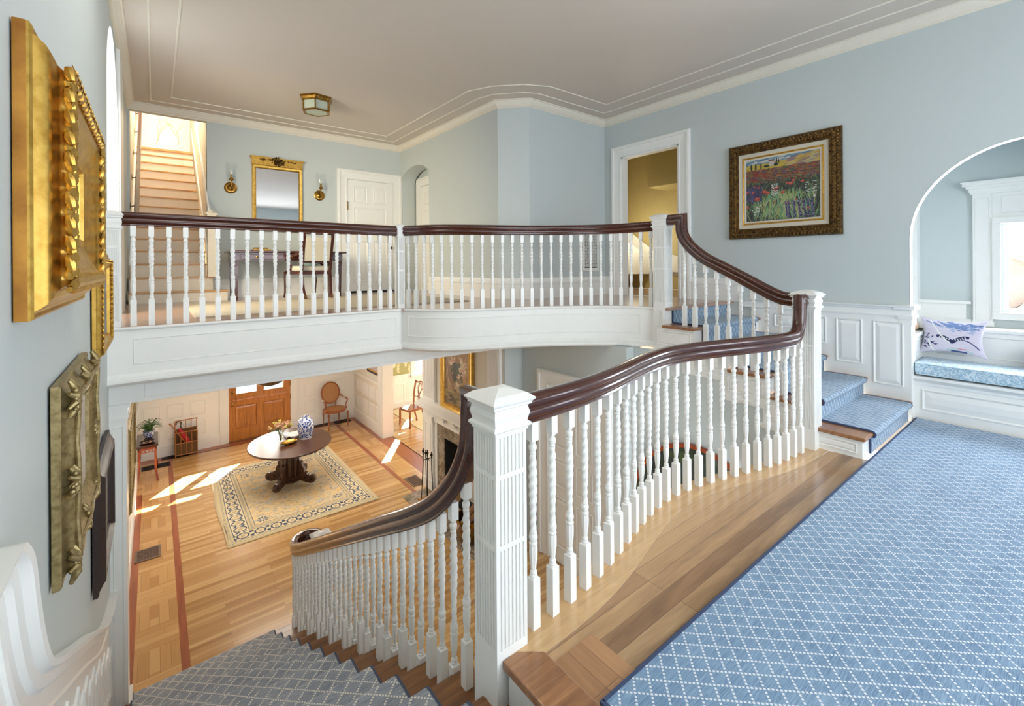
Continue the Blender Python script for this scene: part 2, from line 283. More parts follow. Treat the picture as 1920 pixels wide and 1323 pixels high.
# ------------------------------------------------------------------ mesh builder
class M:
    def __init__(s): s.v = []; s.f = []; s.uv = None
    def add(s, vs, fs):
        o = len(s.v); s.v += [tuple(p) for p in vs]; s.f += [tuple(i + o for i in f) for f in fs]; return s
    def box(s, x0, x1, y0, y1, z0, z1):
        return s.add([(x0, y0, z0), (x1, y0, z0), (x1, y1, z0), (x0, y1, z0), (x0, y0, z1), (x1, y0, z1), (x1, y1, z1), (x0, y1, z1)],
                     [(0, 3, 2, 1), (4, 5, 6, 7), (0, 1, 5, 4), (1, 2, 6, 5), (2, 3, 7, 6), (3, 0, 4, 7)])
    def prism(s, poly, z0, z1):       # polygon in xy, extruded in z
        n = len(poly); vs = [(x, y, z0) for x, y in poly] + [(x, y, z1) for x, y in poly]
        a = sum(poly[i][0] * poly[(i + 1) % n][1] - poly[(i + 1) % n][0] * poly[i][1] for i in range(n))
        idx = list(range(n)) if a > 0 else list(range(n))[::-1]
        fs = [tuple(idx[::-1]), tuple(i + n for i in idx)]
        for k in range(n):
            a0, b0 = idx[k], idx[(k + 1) % n]; fs.append((a0, b0, b0 + n, a0 + n))
        return s.add(vs, fs)
    def frameprism(s, O, U, V, Nn, poly, d0, d1):   # polygon in (u,v) extruded along N
        O, U, V, Nn = map(Vector, (O, U, V, Nn)); n = len(poly)
        vs = [O + U * a + V * b + Nn * d0 for a, b in poly] + [O + U * a + V * b + Nn * d1 for a, b in poly]
        fs = [tuple(range(n))[::-1], tuple(i + n for i in range(n))] + [(k, (k + 1) % n, (k + 1) % n + n, k + n) for k in range(n)]
        return s.add(vs, fs)
    def strip(s, A, B, closed=False): # quad strip between two rows of points
        n = len(A); fs = []
        for k in range(n if closed else n - 1):
            j = (k + 1) % n; fs.append((k, j, n + j, n + k))
        return s.add(list(A) + list(B), fs)
    def lathe(s, prof, cx=0, cy=0, cz=0, seg=24, rf=None, axis='z', sx=1.0, sy=1.0, caps=True):
        rows = []
        for (r, z) in prof:
            row = []
            for k in range(seg):
                t = 2 * PI * k / seg; rr = r * (rf(t, z) if rf else 1.0)
                a, b = rr * math.cos(t) * sx, rr * math.sin(t) * sy
                p = {'z': (a, b, z), 'y': (a, z, b), 'x': (z, a, b)}[axis]
                row.append((cx + p[0], cy + p[1], cz + p[2]))
            rows.append(row)
        vs = [p for r in rows for p in r]; fs = []
        for i in range(len(rows) - 1):
            for k in range(seg):
                j = (k + 1) % seg; fs.append((i * seg + k, i * seg + j, (i + 1) * seg + j, (i + 1) * seg + k))
        if caps: fs.append(tuple(range(seg))[::-1]); fs.append(tuple((len(rows) - 1) * seg + k for k in range(seg)))
        return s.add(vs, fs)
    def sweep(s, pts, prof, sides=None, closed=False, caps=True, up0=None, miter='v'):
        P = [Vector(p) for p in pts]; n = len(P); rows = []
        last = None
        for i in range(n):
            a = P[(i - 1) % n] if (closed or i > 0) else P[0]; b = P[(i + 1) % n] if (closed or i < n - 1) else P[-1]
            d1 = (P[i] - a); d2 = (b - P[i])
            if d1.length < 1e-9: d1 = d2
            if d2.length < 1e-9: d2 = d1
            d1.normalize(); d2.normalize(); t = (d1 + d2); t = t.normalized() if t.length > 1e-6 else d1
            cs = max(0.35, math.sqrt(max(0.0, (1 + d1.dot(d2)) / 2)))
            if sides is not None: sd = Vector(sides[i] if isinstance(sides, list) else sides)
            else:
                sd = Vector((t.y, -t.x, 0))
                sd = sd.normalized() if sd.length > 1e-4 else last
            last = sd
            up = sd.cross(t).normalized()
            # where the bend lies: in the vertical plane scale up, else scale side
            bend = (d2 - d1)
            ku = 1 / cs if abs(bend.dot(up)) >= abs(bend.dot(sd)) else 1.0
            ks = 1 / cs if abs(bend.dot(up)) < abs(bend.dot(sd)) else 1.0
            rows.append([P[i] + sd * (p * ks) + up * (q * ku) for p, q in prof])
        m = len(prof); vs = [p for r in rows for p in r]; fs = []
        for i in range(n if closed else n - 1):
            i2 = (i + 1) % n
            for k in range(m):
                j = (k + 1) % m; fs.append((i * m + k, i2 * m + k, i2 * m + j, i * m + j))
        if caps and not closed: fs.append(tuple(range(m))); fs.append(tuple((n - 1) * m + k for k in range(m))[::-1])
        return s.add(vs, fs)
    def tube(s, pts, r, seg=8, caps=True):
        P = [Vector(p) for p in pts]; n = len(P); rr = r if isinstance(r, (list, tuple)) else [r] * n; rows = []
        ref = Vector((0, 0, 1)) if abs((P[-1] - P[0]).normalized().z) < 0.9 else Vector((1, 0, 0))
        for i in range(n):
            t = (P[min(n - 1, i + 1)] - P[max(0, i - 1)]).normalized()
            a = t.cross(ref); a = a.normalized() if a.length > 1e-4 else Vector((1, 0, 0)); b = t.cross(a).normalized(); ref = a.cross(t) if abs(a.cross(t).dot(ref)) > 0.1 else ref
            rows.append([P[i] + (a * math.cos(2 * PI * k / seg) + b * math.sin(2 * PI * k / seg)) * rr[i] for k in range(seg)])
        vs = [p for r_ in rows for p in r_]; fs = []
        for i in range(n - 1):
            for k in range(seg): j = (k + 1) % seg; fs.append((i * seg + k, i * seg + j, (i + 1) * seg + j, (i + 1) * seg + k))
        if caps: fs.append(tuple(range(seg))[::-1]); fs.append(tuple((n - 1) * seg + k for k in range(seg)))
        return s.add(vs, fs)
    def ball(s, c, r, seg=12, rings=8, sz=1.0):
        prof = [(max(1e-4, r * math.sin(PI * i / rings)), -r * sz * math.cos(PI * i / rings)) for i in range(rings + 1)]
        return s.lathe(prof, c[0], c[1], c[2], seg, caps=False)
    def panel(s, O, U, V, Nn, u0, v0, u1, v1, w=0.03, h=0.012, inset=0.05, field=True):  # raised moulding ring + bevelled field
        def q(a, b, c): return Vector(O) + Vector(U) * a + Vector(V) * b + Vector(Nn) * c
        def ring(a, ha, b, hb):
            A = [q(u0 + a, v0 + a, ha), q(u1 - a, v0 + a, ha), q(u1 - a, v1 - a, ha), q(u0 + a, v1 - a, ha)]
            B = [q(u0 + b, v0 + b, hb), q(u1 - b, v0 + b, hb), q(u1 - b, v1 - b, hb), q(u0 + b, v1 - b, hb)]
            s.strip(A, B, True)
        ring(0, 0.0, 0.004, h); ring(0.004, h, w * 0.5, h * 0.9); ring(w * 0.5, h * 0.9, w, 0.001)
        if field and min(u1 - u0, v1 - v0) > 2 * (w + inset) + 0.01:
            ring(w + 0.004, 0.001, w + inset, h * 0.8)
            e = w + inset
            s.add([q(u0 + e, v0 + e, h * 0.8), q(u1 - e, v0 + e, h * 0.8), q(u1 - e, v1 - e, h * 0.8), q(u0 + e, v1 - e, h * 0.8)], [(0, 1, 2, 3)])
        return s
    def build(s, name, mat, parent=None, smooth=True, angle=35, bevel=0.0, fix=True):
        me = bpy.data.meshes.new(name); me.from_pydata(s.v, [], s.f); me.update()
        if fix:
            import bmesh
            bm = bmesh.new(); bm.from_mesh(me); bmesh.ops.recalc_face_normals(bm, faces=bm.faces); bm.to_mesh(me); bm.free()
        if smooth:
            me.polygons.foreach_set('use_smooth', [True] * len(me.polygons)); me.set_sharp_from_angle(angle=math.radians(angle))
        if s.uv is not None:
            l = me.uv_layers.new(name='UVMap'); co = np.empty(len(me.vertices) * 3); me.vertices.foreach_get('co', co)
            for lp in me.loops: l.data[lp.index].uv = s.uv[lp.vertex_index]
        me.materials.append(mat); o = bpy.data.objects.new(name, me); C.objects.link(o)
        if parent is not None: o.parent = parent
        if bevel: b = o.modifiers.new('edge', 'BEVEL'); b.width = bevel; b.segments = 2; b.limit_method = 'ANGLE'
        return o

def thing(name, label, cat, loc=(0, 0, 0), rz=0.0, group=None):
    o = bpy.data.objects.new(name, None); C.objects.link(o); o.location = loc; o.rotation_euler = (0, 0, rz); o.empty_display_size = 0.1
    o['label'] = label; o['category'] = cat
    if group: o['group'] = group
    return o
def tag(o, label, cat, group=None, kind=None):
    o['label'] = label; o['category'] = cat
    if group: o['group'] = group
    if kind: o['kind'] = kind
    return o
def struct(o, label=None):
    o['kind'] = 'structure'
    if label: o['label'] = label
    return o
def S(name, m, mat, smooth=False, **kw):
    return struct(m.build(name, mat, None, smooth, **kw))

def raster_mesh(name, img, O, U, V, mat, parent=None, bulge=None):
    """a canvas whose cells carry painted colours; img is rows (top first) x cols x 3 (sRGB 0-255)"""
    H, Wd = img.shape[:2]; O, U, V = Vector(O), Vector(U), Vector(V)
    vs = [];
    for j in range(H + 1):
        for i in range(Wd + 1):
            a, b = i / Wd, 1 - j / H; p = O + U * a + V * b
            if bulge: p = p + bulge(a, b)
            vs.append(tuple(p))
    fs = [(j * (Wd + 1) + i, (j + 1) * (Wd + 1) + i, (j + 1) * (Wd + 1) + i + 1, j * (Wd + 1) + i + 1) for j in range(H) for i in range(Wd)]
    me = bpy.data.meshes.new(name); me.from_pydata(vs, [], fs); me.update()
    c = img.reshape(-1, 3) / 255.0; lin = np.where(c <= 0.04045, c / 12.92, ((c + 0.055) / 1.055) ** 2.4)
    at = me.color_attributes.new('Col', 'FLOAT_COLOR', 'CORNER')
    full = np.ones((len(fs), 4, 4)); full[:, :, :3] = lin[:, None, :]; at.data.foreach_set('color', full.ravel())
    if bulge: me.polygons.foreach_set('use_smooth', [True] * len(me.polygons))
    me.materials.append(mat); o = bpy.data.objects.new(name, me); C.objects.link(o)
    if parent is not None: o.parent = parent
    return o

def smooth_path(P, it=2):
    P = [Vector(p) for p in P]
    for _ in range(it): P = [P[0]] + [(P[i - 1] + P[i] * 2 + P[i + 1]) / 4 for i in range(1, len(P) - 1)] + [P[-1]]
    return P
def catmull(P, n=8):
    P = [Vector(p) for p in P]; out = []
    for i in range(len(P) - 1):
        p0 = P[max(0, i - 1)]; p1 = P[i]; p2 = P[i + 1]; p3 = P[min(len(P) - 1, i + 2)]
        for k in range(n):
            t = k / n
            out.append(0.5 * ((2 * p1) + (p2 - p0) * t + (2 * p0 - 5 * p1 + 4 * p2 - p3) * t * t + (3 * p1 - p0 - 3 * p2 + p3) * t ** 3))
    return out + [P[-1]]
def offset2(P, d):
    out = []
    for i in range(len(P)):
        t = (P[min(len(P) - 1, i + 1)] - P[max(0, i - 1)]); t.z = 0; t.normalize(); out.append(P[i] + Vector((t.y, -t.x, 0)) * d)
    return out
def arc(cx, cy, r, a0, a1, n, rx=None):
    rx = rx or r
    return [(cx + rx * math.cos(a0 + (a1 - a0) * k / n), cy + r * math.sin(a0 + (a1 - a0) * k / n)) for k in range(n + 1)]

# ================================================================== THE SHELL
LC = [(1.275, 1.483), (1.393, 1.485), (1.508, 1.492), (1.627, 1.504), (1.744, 1.527), (1.855, 1.553), (1.968, 1.581), (2.08, 1.614), (2.191, 1.646), (2.304, 1.676), (2.412, 1.698), (2.532, 1.722), (2.651, 1.738), (2.763, 1.737), (2.884, 1.725), (3.004, 1.706), (3.115, 1.678), (3.231, 1.651), (3.346, 1.618), (3.461, 1.586), (3.579, 1.553), (3.698, 1.526), (3.809, 1.503), (3.927, 1.488), (4.05, 1.479), (4.174, 1.473)]
UC = [(2.316, 4.875), (2.349, 4.76), (2.407, 4.679), (2.458, 4.578), (2.538, 4.505), (2.642, 4.464), (2.739, 4.403), (2.837, 4.34), (2.962, 4.31), (3.06, 4.248), (3.186, 4.22), (3.294, 4.178), (3.406, 4.136), (3.517, 4.093), (3.634, 4.047), (3.736, 3.984), (3.822, 3.904), (3.926, 3.839), (4.028, 3.776), (4.133, 3.711), (4.22, 3.63), (4.309, 3.548), (4.398, 3.464), (4.43, 3.341), (4.498, 3.247), (4.521, 3.136)]
LCP = smooth_path([(x, y, 0) for x, y in LC], 2)
UCP = smooth_path([(x, y, ZU) for x, y in UC], 4)
LEXT = [Vector((1.10, 1.48, 0))] + LCP + [Vector((4.40, 1.47, 0))]
UEXT = [Vector((2.27, 4.97, ZU))] + UCP + [Vector((4.525, 3.02, ZU))]
NW, RISE, RUN = 1.185, 2.45 / 13, 0.344          # the flight going down
US0, URISE, URUN = 1.085, 0.179, 0.358            # the short flight going up

# floors
edge = offset2(LEXT, -0.07); inner = offset2(LEXT, 0.13)
m = M(); poly = [(1.20, 1.43)] + [(1.20, inner[0].y)] + [(p.x, p.y) for p in inner] + [(4.42, 1.08), (6.03, 1.08), (6.03, -3.4), (XL, -3.4), (XL, NW), (1.20, NW)]
m.prism(poly[1:], -0.03, 0.0); S('floor', m, M_FLOOR_UP)
m = M(); m.strip([(p.x, p.y, 0.001) for p in edge], [(p.x, p.y, 0.001) for p in inner]); m.strip([(p.x, p.y, 0.001) for p in edge], [(p.x, p.y, -0.035) for p in edge]); S('floor', m, M_OAK_BORDER)
m = M(); m.box(1.215, 1.44, 0.2, 1.30, 0.0, 0.0015); S('floor', m, M_PARQ_Y)
m = M(); m.add([(1.065, 1.428, 0.004), (1.14, 1.428, 0.004), (1.225, 1.36, 0.004), (1.225, 0.2, 0.004), (1.065, 0.2, 0.004)] + [(1.065, 1.428, -0.032), (1.14, 1.428, -0.032), (1.225, 1.36, -0.032), (1.225, 0.2, -0.032), (1.065, 0.2, -0.032)], [(0, 4, 3, 2, 1), (5, 6, 7, 8, 9), (0, 1, 6, 5), (1, 2, 7, 6), (2, 3, 8, 7), (3, 4, 9, 8), (4, 0, 5, 9)]); S('trim_1', m, M_OAK_NOSE, bevel=0.006)
m = M(); m.box(1.09, 1.2, 0.2, 1.42, -0.9, -0.032); S('wall_landing_edge', m, M_TRIM)
e2 = offset2(LEXT, -0.045)
m = M(); m.strip([(p.x, p.y, -0.035) for p in e2], [(p.x, p.y, -0.42) for p in e2]); m.prism([(p.x, p.y) for p in e2] + [(4.37, 0.9), (1.2, 0.9)], -0.42, -0.4); S('trim_2', m, M_TRIM)

# hall floor on the upper level
hp = [(XL, 4.86), (2.20, 4.86)] + [(p.x, p.y) for p in offset2(UEXT, 0.05)[1:-1]] + [(4.45, 2.95), (4.45, 2.86), (XR, 2.86), (XR, 5.0), (4.28, 5.0), (3.95, 5.33), (3.9, 8.7), (XL, 8.7)]
m = M(); m.prism(hp, ZU - 0.025, ZU); S('floor', m, M_FLOOR_HALL)
m = M(); m.box(3.88, 4.3, 7.2, 8.6, ZU - 0.025, ZU - 0.001); m.box(XR - 0.02, 8.0, 3.0, 6.2, ZU - 0.025, ZU - 0.001); S('floor', m, M_FLOOR_HALL)
m = M(); m.prism([(p[0] + 0.03, p[1] + 0.03) for p in hp[1:-5]] + [(3.95, 5.3), (2.2, 5.3)], 0.62, 0.64); S('ceiling', m, M_CEIL)
m = M(); m.box(XL, 8.0, 5.15, 12.2, ZB + 0.02, ZB + 0.06); S('ceiling', m, M_CEIL)

# lower floor
fz = ZL
m = M(); m.box(0.27, 3.58, 4.4, 11.96, fz - 0.02, fz); S('floor', m, M_FLOOR_LOW)
m = M(); m.box(4.4, 8.0, 7.6, 12.2, fz - 0.02, fz); m.box(1.2, 4.4, 1.0, 4.4, fz - 0.02, fz); m.box(3.66, 4.29, 4.4, 5.2, fz - 0.02, fz); m.box(XL - 0.1, 8.1, 0.9, 12.3, fz - 0.06, fz - 0.02); S('floor', m, M_FLOOR_LOW)
m = M(); m.box(0.195, 0.27, 4.9, 11.96, fz - 0.02, fz + 0.0005); m.box(XL, -0.185, 4.9, 10.4, fz - 0.02, fz + 0.0005); m.box(3.58, 3.66, 4.4, 11.96, fz - 0.02, fz + 0.0005); m.box(XL, 4.25, 11.93, 12.2, fz - 0.02, fz); m.box(4.06, 4.42, 7.8, 11.93, fz - 0.02, fz); S('floor', m, M_CHERRY)
mx = M(); my = M()
for x0, x1, ya in ((-0.185, 0.195, 4.9), (3.66, 4.06, 5.2)):
    y = ya; k = 0
    while y < 11.93:
        y2 = min(y + 0.40, 11.93); (mx if k % 2 else my).box(x0, x1, y, y2, fz - 0.02, fz); y = y2; k += 1
mx.box(XL, -0.185, 10.4, 11.93, fz - 0.02, fz)
S('floor', mx, M_PQ_X); S('floor', my, M_PQ_Y)

# ceiling, crown and the two raised beads
m = M(); m.box(XL - 0.1, XR + 0.1, -3.5, 12.3, ZC, ZC + 0.1); 
m = M(); m.box(XL - 0.1, XR + 0.1, -3.5, YF + 0.1, ZC, ZC + 0.1); S('ceiling', m, M_CEIL)
crown = [(0, -0.105), (0.010, -0.104), (0.012, -0.094), (0.020, -0.092), (0.022, -0.084), (0.032, -0.080), (0.045, -0.06), (0.062, -0.036), (0.070, -0.026), (0.072, -0.016), (0.088, -0.013), (0.088, 0.0), (0, 0)]
WP = [(XL, -3.3), (XL, YF), (3.9, YF), (3.95, 5.33), (4.28, 5.01), (XR, 5.0), (XR, -3.3)]
m = M(); m.sweep([(x, y, ZC) for x, y in WP], crown); S('trim_3', m, M_CREAMTRIM, True)
bead = [(-0.010, 0.0), (-0.008, -0.008), (0, -0.011), (0.008, -0.008), (0.010, 0.0)]
for nm, P in (('trim_4', [(-0.03, -3.3), (-0.03, 8.27), (3.63, 8.27), (3.66, 5.42), (3.74, 5.14), (4.04, 4.84), (4.22, 4.74), (5.6, 4.73), (5.6, -3.3)]),
              ('trim_5', [(0.20, -3.3), (0.20, 7.98), (3.37, 7.98), (3.4, 5.25), (3.56, 4.92), (3.86, 4.62), (4.18, 4.46), (5.32, 4.45), (5.32, -3.3)])):
    m = M(); m.sweep([(x, y, ZC) for x, y in P], bead); S(nm, m, M_CREAMTRIM, True)

def uwall(m, O, U, N_, u0, u1, z0, z1, a0, a1, zb, spring, rise, th, n=24):
    """a wall slab with an arched opening reaching down to zb; spring and rise give the arch"""
    c = (a0 + a1) / 2; rx = (a1 - a0) / 2
    ar = [(c + rx * math.cos(t), spring + rise * math.sin(t)) for t in [PI * k / n for k in range(n + 1)]]   # from a1 to a0
    poly = [(u0, zb), (a0, zb)] + ar[::-1] + [(a1, zb), (u1, zb), (u1, z1), (u0, z1)]
    m.frameprism(O, U, (0, 0, 1), N_, poly, 0, th)
    if zb > z0: m.frameprism(O, U, (0, 0, 1), N_, [(u0, z0), (u1, z0), (u1, zb), (u0, zb)], 0, th)

# upper walls
m = M()
m.box(XL - 0.12, XL, -3.4, 4.72, ZL - 0.02, ZC); m.box(XL - 0.12, XL, 6.32, 12.3, ZL - 0.02, ZC + 2.2)
uwall(m, (XL, 0, 0), (0, 1, 0), (-1, 0, 0), 4.72, 6.32, ZL - 0.02, ZC, 4.98, 6.28, ZU + 0.0, 3.12, 0.65, 0.17)
S('wall_left', m, M_WALL)
m = M(); a_ = [(5.63 + 0.645 * math.cos(t), 3.12 + 0.645 * math.sin(t)) for t in [PI * k / 24 for k in range(25)]]
m.strip([(XL, 6.275, ZU)] + [(XL + 0.002, y, z) for y, z in a_] + [(XL, 4.985, ZU)], [(XL - 0.17, 6.275, ZU)] + [(XL - 0.17, y, z) for y, z in a_] + [(XL - 0.17, 4.985, ZU)]); S('trim_6', m, M_TRIM)
m = M()
for x in (0.0, 0.018, 0.038): m.box(XL, XL + 0.03 - x * 0.5, 6.30 + x, 6.82 - x * 2, ZU, ZC - 0.1)
m.box(XL, XL + 0.012, 6.28, 7.4, ZU, ZC - 0.1); S('trim_7', m, M_TRIM)

m = M()
uwall(m, (XR, 0, 0), (0, 1, 0), (1, 0, 0), -3.4, 1.30, -0.3, ZC, -0.605, 1.105, -0.05, 1.80, 0.855, 0.11)
m.box(XR, XR + 0.11, 1.30, 3.63, -0.4, ZC); m.box(XR, XR + 0.11, 4.66, 5.1, -0.4, ZC); m.box(XR, XR + 0.11, 3.63, 4.66, 3.30, ZC); m.box(XR, XR + 0.11, 3.63, 4.66, -0.4, ZU)
S('wall_right', m, M_WALL)
m = M(); a_ = [(0.25 + 0.852 * math.cos(t), 1.80 + 0.852 * math.sin(t)) for t in [PI * k / 32 for k in range(33)]]
m.strip([(XR - 0.001, 1.102, 1.1)] + [(XR - 0.001, y, z) for y, z in a_] + [(XR - 0.001, -0.602, 1.1)], [(XR + 0.11, 1.102, 1.1)] + [(XR + 0.11, y, z) for y, z in a_] + [(XR + 0.11, -0.602, 1.1)]); S('trim_8', m, M_TRIM, True)
m = M(); m.box(XL, -0.27, YF, YF + 0.12, ZU, ZC); m.box(0.66, 4.3, YF, YF + 0.12, ZU - 0.6, ZC); m.box(-0.27, 0.66, YF, YF + 0.12, 3.86, ZC); S('wall_far', m, M_WALL)
du = Vector((0.05, -3.22, 0)).normalized()
m = M(); uwall(m, (3.9, YF, 0), du, (1, 0.0155, 0), 0.0, 3.22, ZU, ZC, 0.02, 1.16, ZU, 3.22, 0.26, 0.30)
S('wall_angled', m, M_WALL, True, angle=50)
m = M(); m.prism([(3.95, 5.33), (4.28, 5.01), (XR + 0.1, 5.0), (XR + 0.1, 5.12), (4.33, 5.13), (4.05, 5.40)], ZU - 0.6, ZC); S('wall_angled', m, M_WALL)
m = M(); m.box(4.25, 4.35, 7.2, YF, ZU, ZC); S('wall_niche', m, M_WALL)
# the wall behind the camera with its tall windows
m = M(); m.box(XL - 0.1, 0.4, -3.5, -3.4, -0.3, ZC); m.box(4.9, XR + 0.1, -3.5, -3.4, -0.3, ZC); m.box(0.4, 4.9, -3.5, -3.4, -0.3, 0.7); m.box(0.4, 4.9, -3.5, -3.4, 3.0, ZC); S('wall_back', m, M_WALL)
m = M()
for x in (0.4, 1.85, 3.3, 4.75): m.box(x, x + 0.15, -3.46, -3.38, 0.7, 3.0)
m.box(0.4, 4.9, -3.46, -3.38, 1.82, 1.90); m.box(0.3, 5.0, -3.4, -3.34, 0.62, 0.7); m.box(0.3, 5.0, -3.4, -3.36, 3.0, 3.14); S('window_1', m, M_TRIM)
m = M(); m.box(XR - 0.03, XR, -2.85, -2.72, 0.8, 2.6); m.box(XR - 0.03, XR, -1.28, -1.15, 0.8, 2.6); m.box(XR - 0.03, XR, -2.85, -1.15, 2.47, 2.6); m.box(XR - 0.05, XR, -2.85, -1.15, 0.8, 0.93); S('fill_light_frame', m, M_TRIM)  # unseen frame added around the fill light, on solid wall

# side room seen through the right door
m = M(); m.box(XR + 0.11, 8.0, 6.1, 6.2, ZU, 4.2); m.box(8.0, 8.1, 3.0, 6.2, ZU, 4.2); m.box(XR + 0.11, 8.0, 2.9, 3.0, ZU, 4.2); m.box(XR, 8.0, 2.9, 6.2, 4.2, 4.3); m.box(XR, XR + 0.11, 5.1, 6.2, ZU, 4.2); m.box(XR, XR + 0.11, 2.9, 6.2, ZC + 0.1, 4.2)
m.box(7.35, 8.0, 3.0, 5.15, 3.02, 4.2); S('wall_side_room', m, M_YELLOW)
m = M(); m.add([(7.2, 6.08, ZU + 0.30), (7.98, 5.5, ZU + 0.30), (7.98, 5.5, ZU + 0.62), (7.2, 6.08, ZU + 1.25), (7.98, 3.2, ZU + 0.2), (7.98, 3.2, ZU + 0.35)], [(0, 1, 2, 3), (1, 4, 5, 2)])
m.frameprism((7.96, 6.1, ZU), (0, -1, 0), (0, 0, 1), (-1, 0, 0), [(0, 0.34), (2.4, 0.34), (2.4, 0.42), (0.7, 0.75), (0, 1.25)], 0, 0.04)
m.frameprism((6.1, 6.09, ZU), (1, 0, 0), (0, 0, 1), (0, -1, 0), [(0, 0.34), (1.9, 0.34), (1.9, 1.25), (0.1, 1.25), (0, 1.25)], 0, 0.04)
S('trim_9', m, M_TRIM)

# baseboards and door casings
def base(m, P, h=0.30, z=ZU):
    prof = [(0, 0), (0.022, 0), (0.022, h - 0.09), (0.030, h - 0.085), (0.030, h - 0.06), (0.018, h - 0.05), (0.014, h - 0.01), (0.006, h), (0, h)]
    m.sweep([(x, y, z) for x, y in P], prof)
m = M(); base(m, [(0.74, YF), (2.64, YF)]); S('baseboard_far', m, M_TRIM, True)
m = M(); base(m, [(3.915, 7.38), (3.95, 5.33), (4.28, 5.01), (XR, 5.0), (XR, 4.85)]); S('baseboard_angled', m, M_TRIM, True)
m = M(); base(m, [(XR, 3.45), (XR, 2.75)]); S('baseboard_right', m, M_TRIM, True)

CAS = [(0, 0), (0.0, 0.02), (0.018, 0.02), (0.022, 0.013), (0.055, 0.016), (0.09, 0.02), (0.125, 0.024), (0.13, 0.036), (0.16, 0.036), (0.178, 0.03), (0.18, 0)]
def casing(m, O, U, Nn, u0, u1, z0, z1, prof=CAS, sc=1.0):
    """mitred casing round an opening: prof is (outward, proud)"""
    O, U, Nn = Vector(O), Vector(U), Vector(Nn); Z = Vector((0, 0, 1))
    rows = []
    for (cu, cz, su, sz) in ((u0, z0, -1, 0), (u0, z1, -1, 1), (u1, z1, 1, 1), (u1, z0, 1, 0)):
        rows.append([O + U * (cu + su * p * sc) + Z * (cz + sz * p * sc) + Nn * q for p, q in prof])
    k = len(prof); vs = [p for r in rows for p in r]; fs = []
    for i in range(3):
        for j in range(k - 1): fs.append((i * k + j, (i + 1) * k + j, (i + 1) * k + j + 1, i * k + j + 1))
    m.add(vs, fs)
m = M(); casing(m, (XR, 0, 0), (0, 1, 0), (-1, 0, 0), 3.63, 4.66, ZU, 3.29); m.box(XR - 0.001, XR + 0.13, 3.63, 3.66, ZU, 3.30); m.box(XR - 0.001, XR + 0.13, 4.63, 4.66, ZU, 3.30); m.box(XR - 0.001, XR + 0.13, 3.63, 4.66, 3.27, 3.30); S('trim_10', m, M_TRIM)

def panel_door(name, O, U, Nn, w, z0, z1, rows, mat, th=0.04, parent_kind='structure', cols=2, stile=0.12, mid=0.11):
    """a leaf with rows of raised panels; rows = list of (zlow, zhigh) or (zlow, zhigh, 1) for one full-width panel"""
    m = M(); O = Vector(O); U = Vector(U); Nn = Vector(Nn)
    m.frameprism(O, U, (0, 0, 1), Nn, [(0, z0), (w, z0), (w, z1), (0, z1)], -th, 0)
    for r in rows:
        n = r[2] if len(r) > 2 else cols; pw = (w - 2 * stile - (n - 1) * mid) / n
        for i in range(n):
            a = stile + i * (pw + mid); m.panel(O, U, (0, 0, 1), Nn, a, r[0], a + pw, r[1], 0.025, 0.010, 0.04)
    o = m.build(name, mat, None, False); return struct(o)
d = panel_door('door_1', (2.83, YF - 0.005, 0), (1, 0, 0), (0, -1, 0), 0.89, ZU + 0.03, 3.19, [(3.19 - 0.42, 3.19 - 0.11), (3.19 - 0.82, 3.19 - 0.50, 1), (ZU + 0.20, ZU + 0.98)], M_TRIM)
m = M(); casing(m, (0, YF, 0), (1, 0, 0), (0, -1, 0), 2.83, 3.73, ZU, 3.2); S('trim_11', m, M_TRIM)
m = M(); m.box(2.822, 2.84, YF - 0.035, YF - 0.012, 2.62, 2.78); m.build('hinge', M_BRASS, d)
m = M(); m.box(2.822, 2.84, YF - 0.035, YF - 0.012, 1.40, 1.56); m.build('hinge', M_BRASS, d)
m = M(); m.lathe([(0.012, 0), (0.012, 0.03), (0.028, 0.04), (0.032, 0.055), (0.024, 0.07), (0.001, 0.074)], 3.66, YF - 0.01, 1.93, 16, axis='y', caps=False); m.v = [(x, 2 * (YF - 0.01) - y, z) for x, y, z in m.v]; m.build('knob', M_IRON, d)
m = M(); m.box(3.654, 3.666, YF - 0.013, YF - 0.007, 1.80, 1.85); m.build('keyhole_plate', M_IRON, d)
m = M(); m.box(2.84, 3.72, YF - 0.05, YF - 0.03, ZU, ZU + 0.03); S('door_gap_shade', m, M_DARK)  # dark strip painted as the shade in the gap under the door
# niche door behind the small arch
d = panel_door('door_2', (4.245, 8.34, 0), (0, -1, 0), (-1, 0, 0), 0.8, ZU + 0.01, 3.16, [(2.78, 3.05), (2.36, 2.68, 1), (ZU + 0.2, ZU + 0.98)], M_TRIM)
m = M(); casing(m, (4.25, 0, 0), (0, 1, 0), (-1, 0, 0), 7.54, 8.34, ZU, 3.17, sc=0.95); S('trim_13', m, M_TRIM)

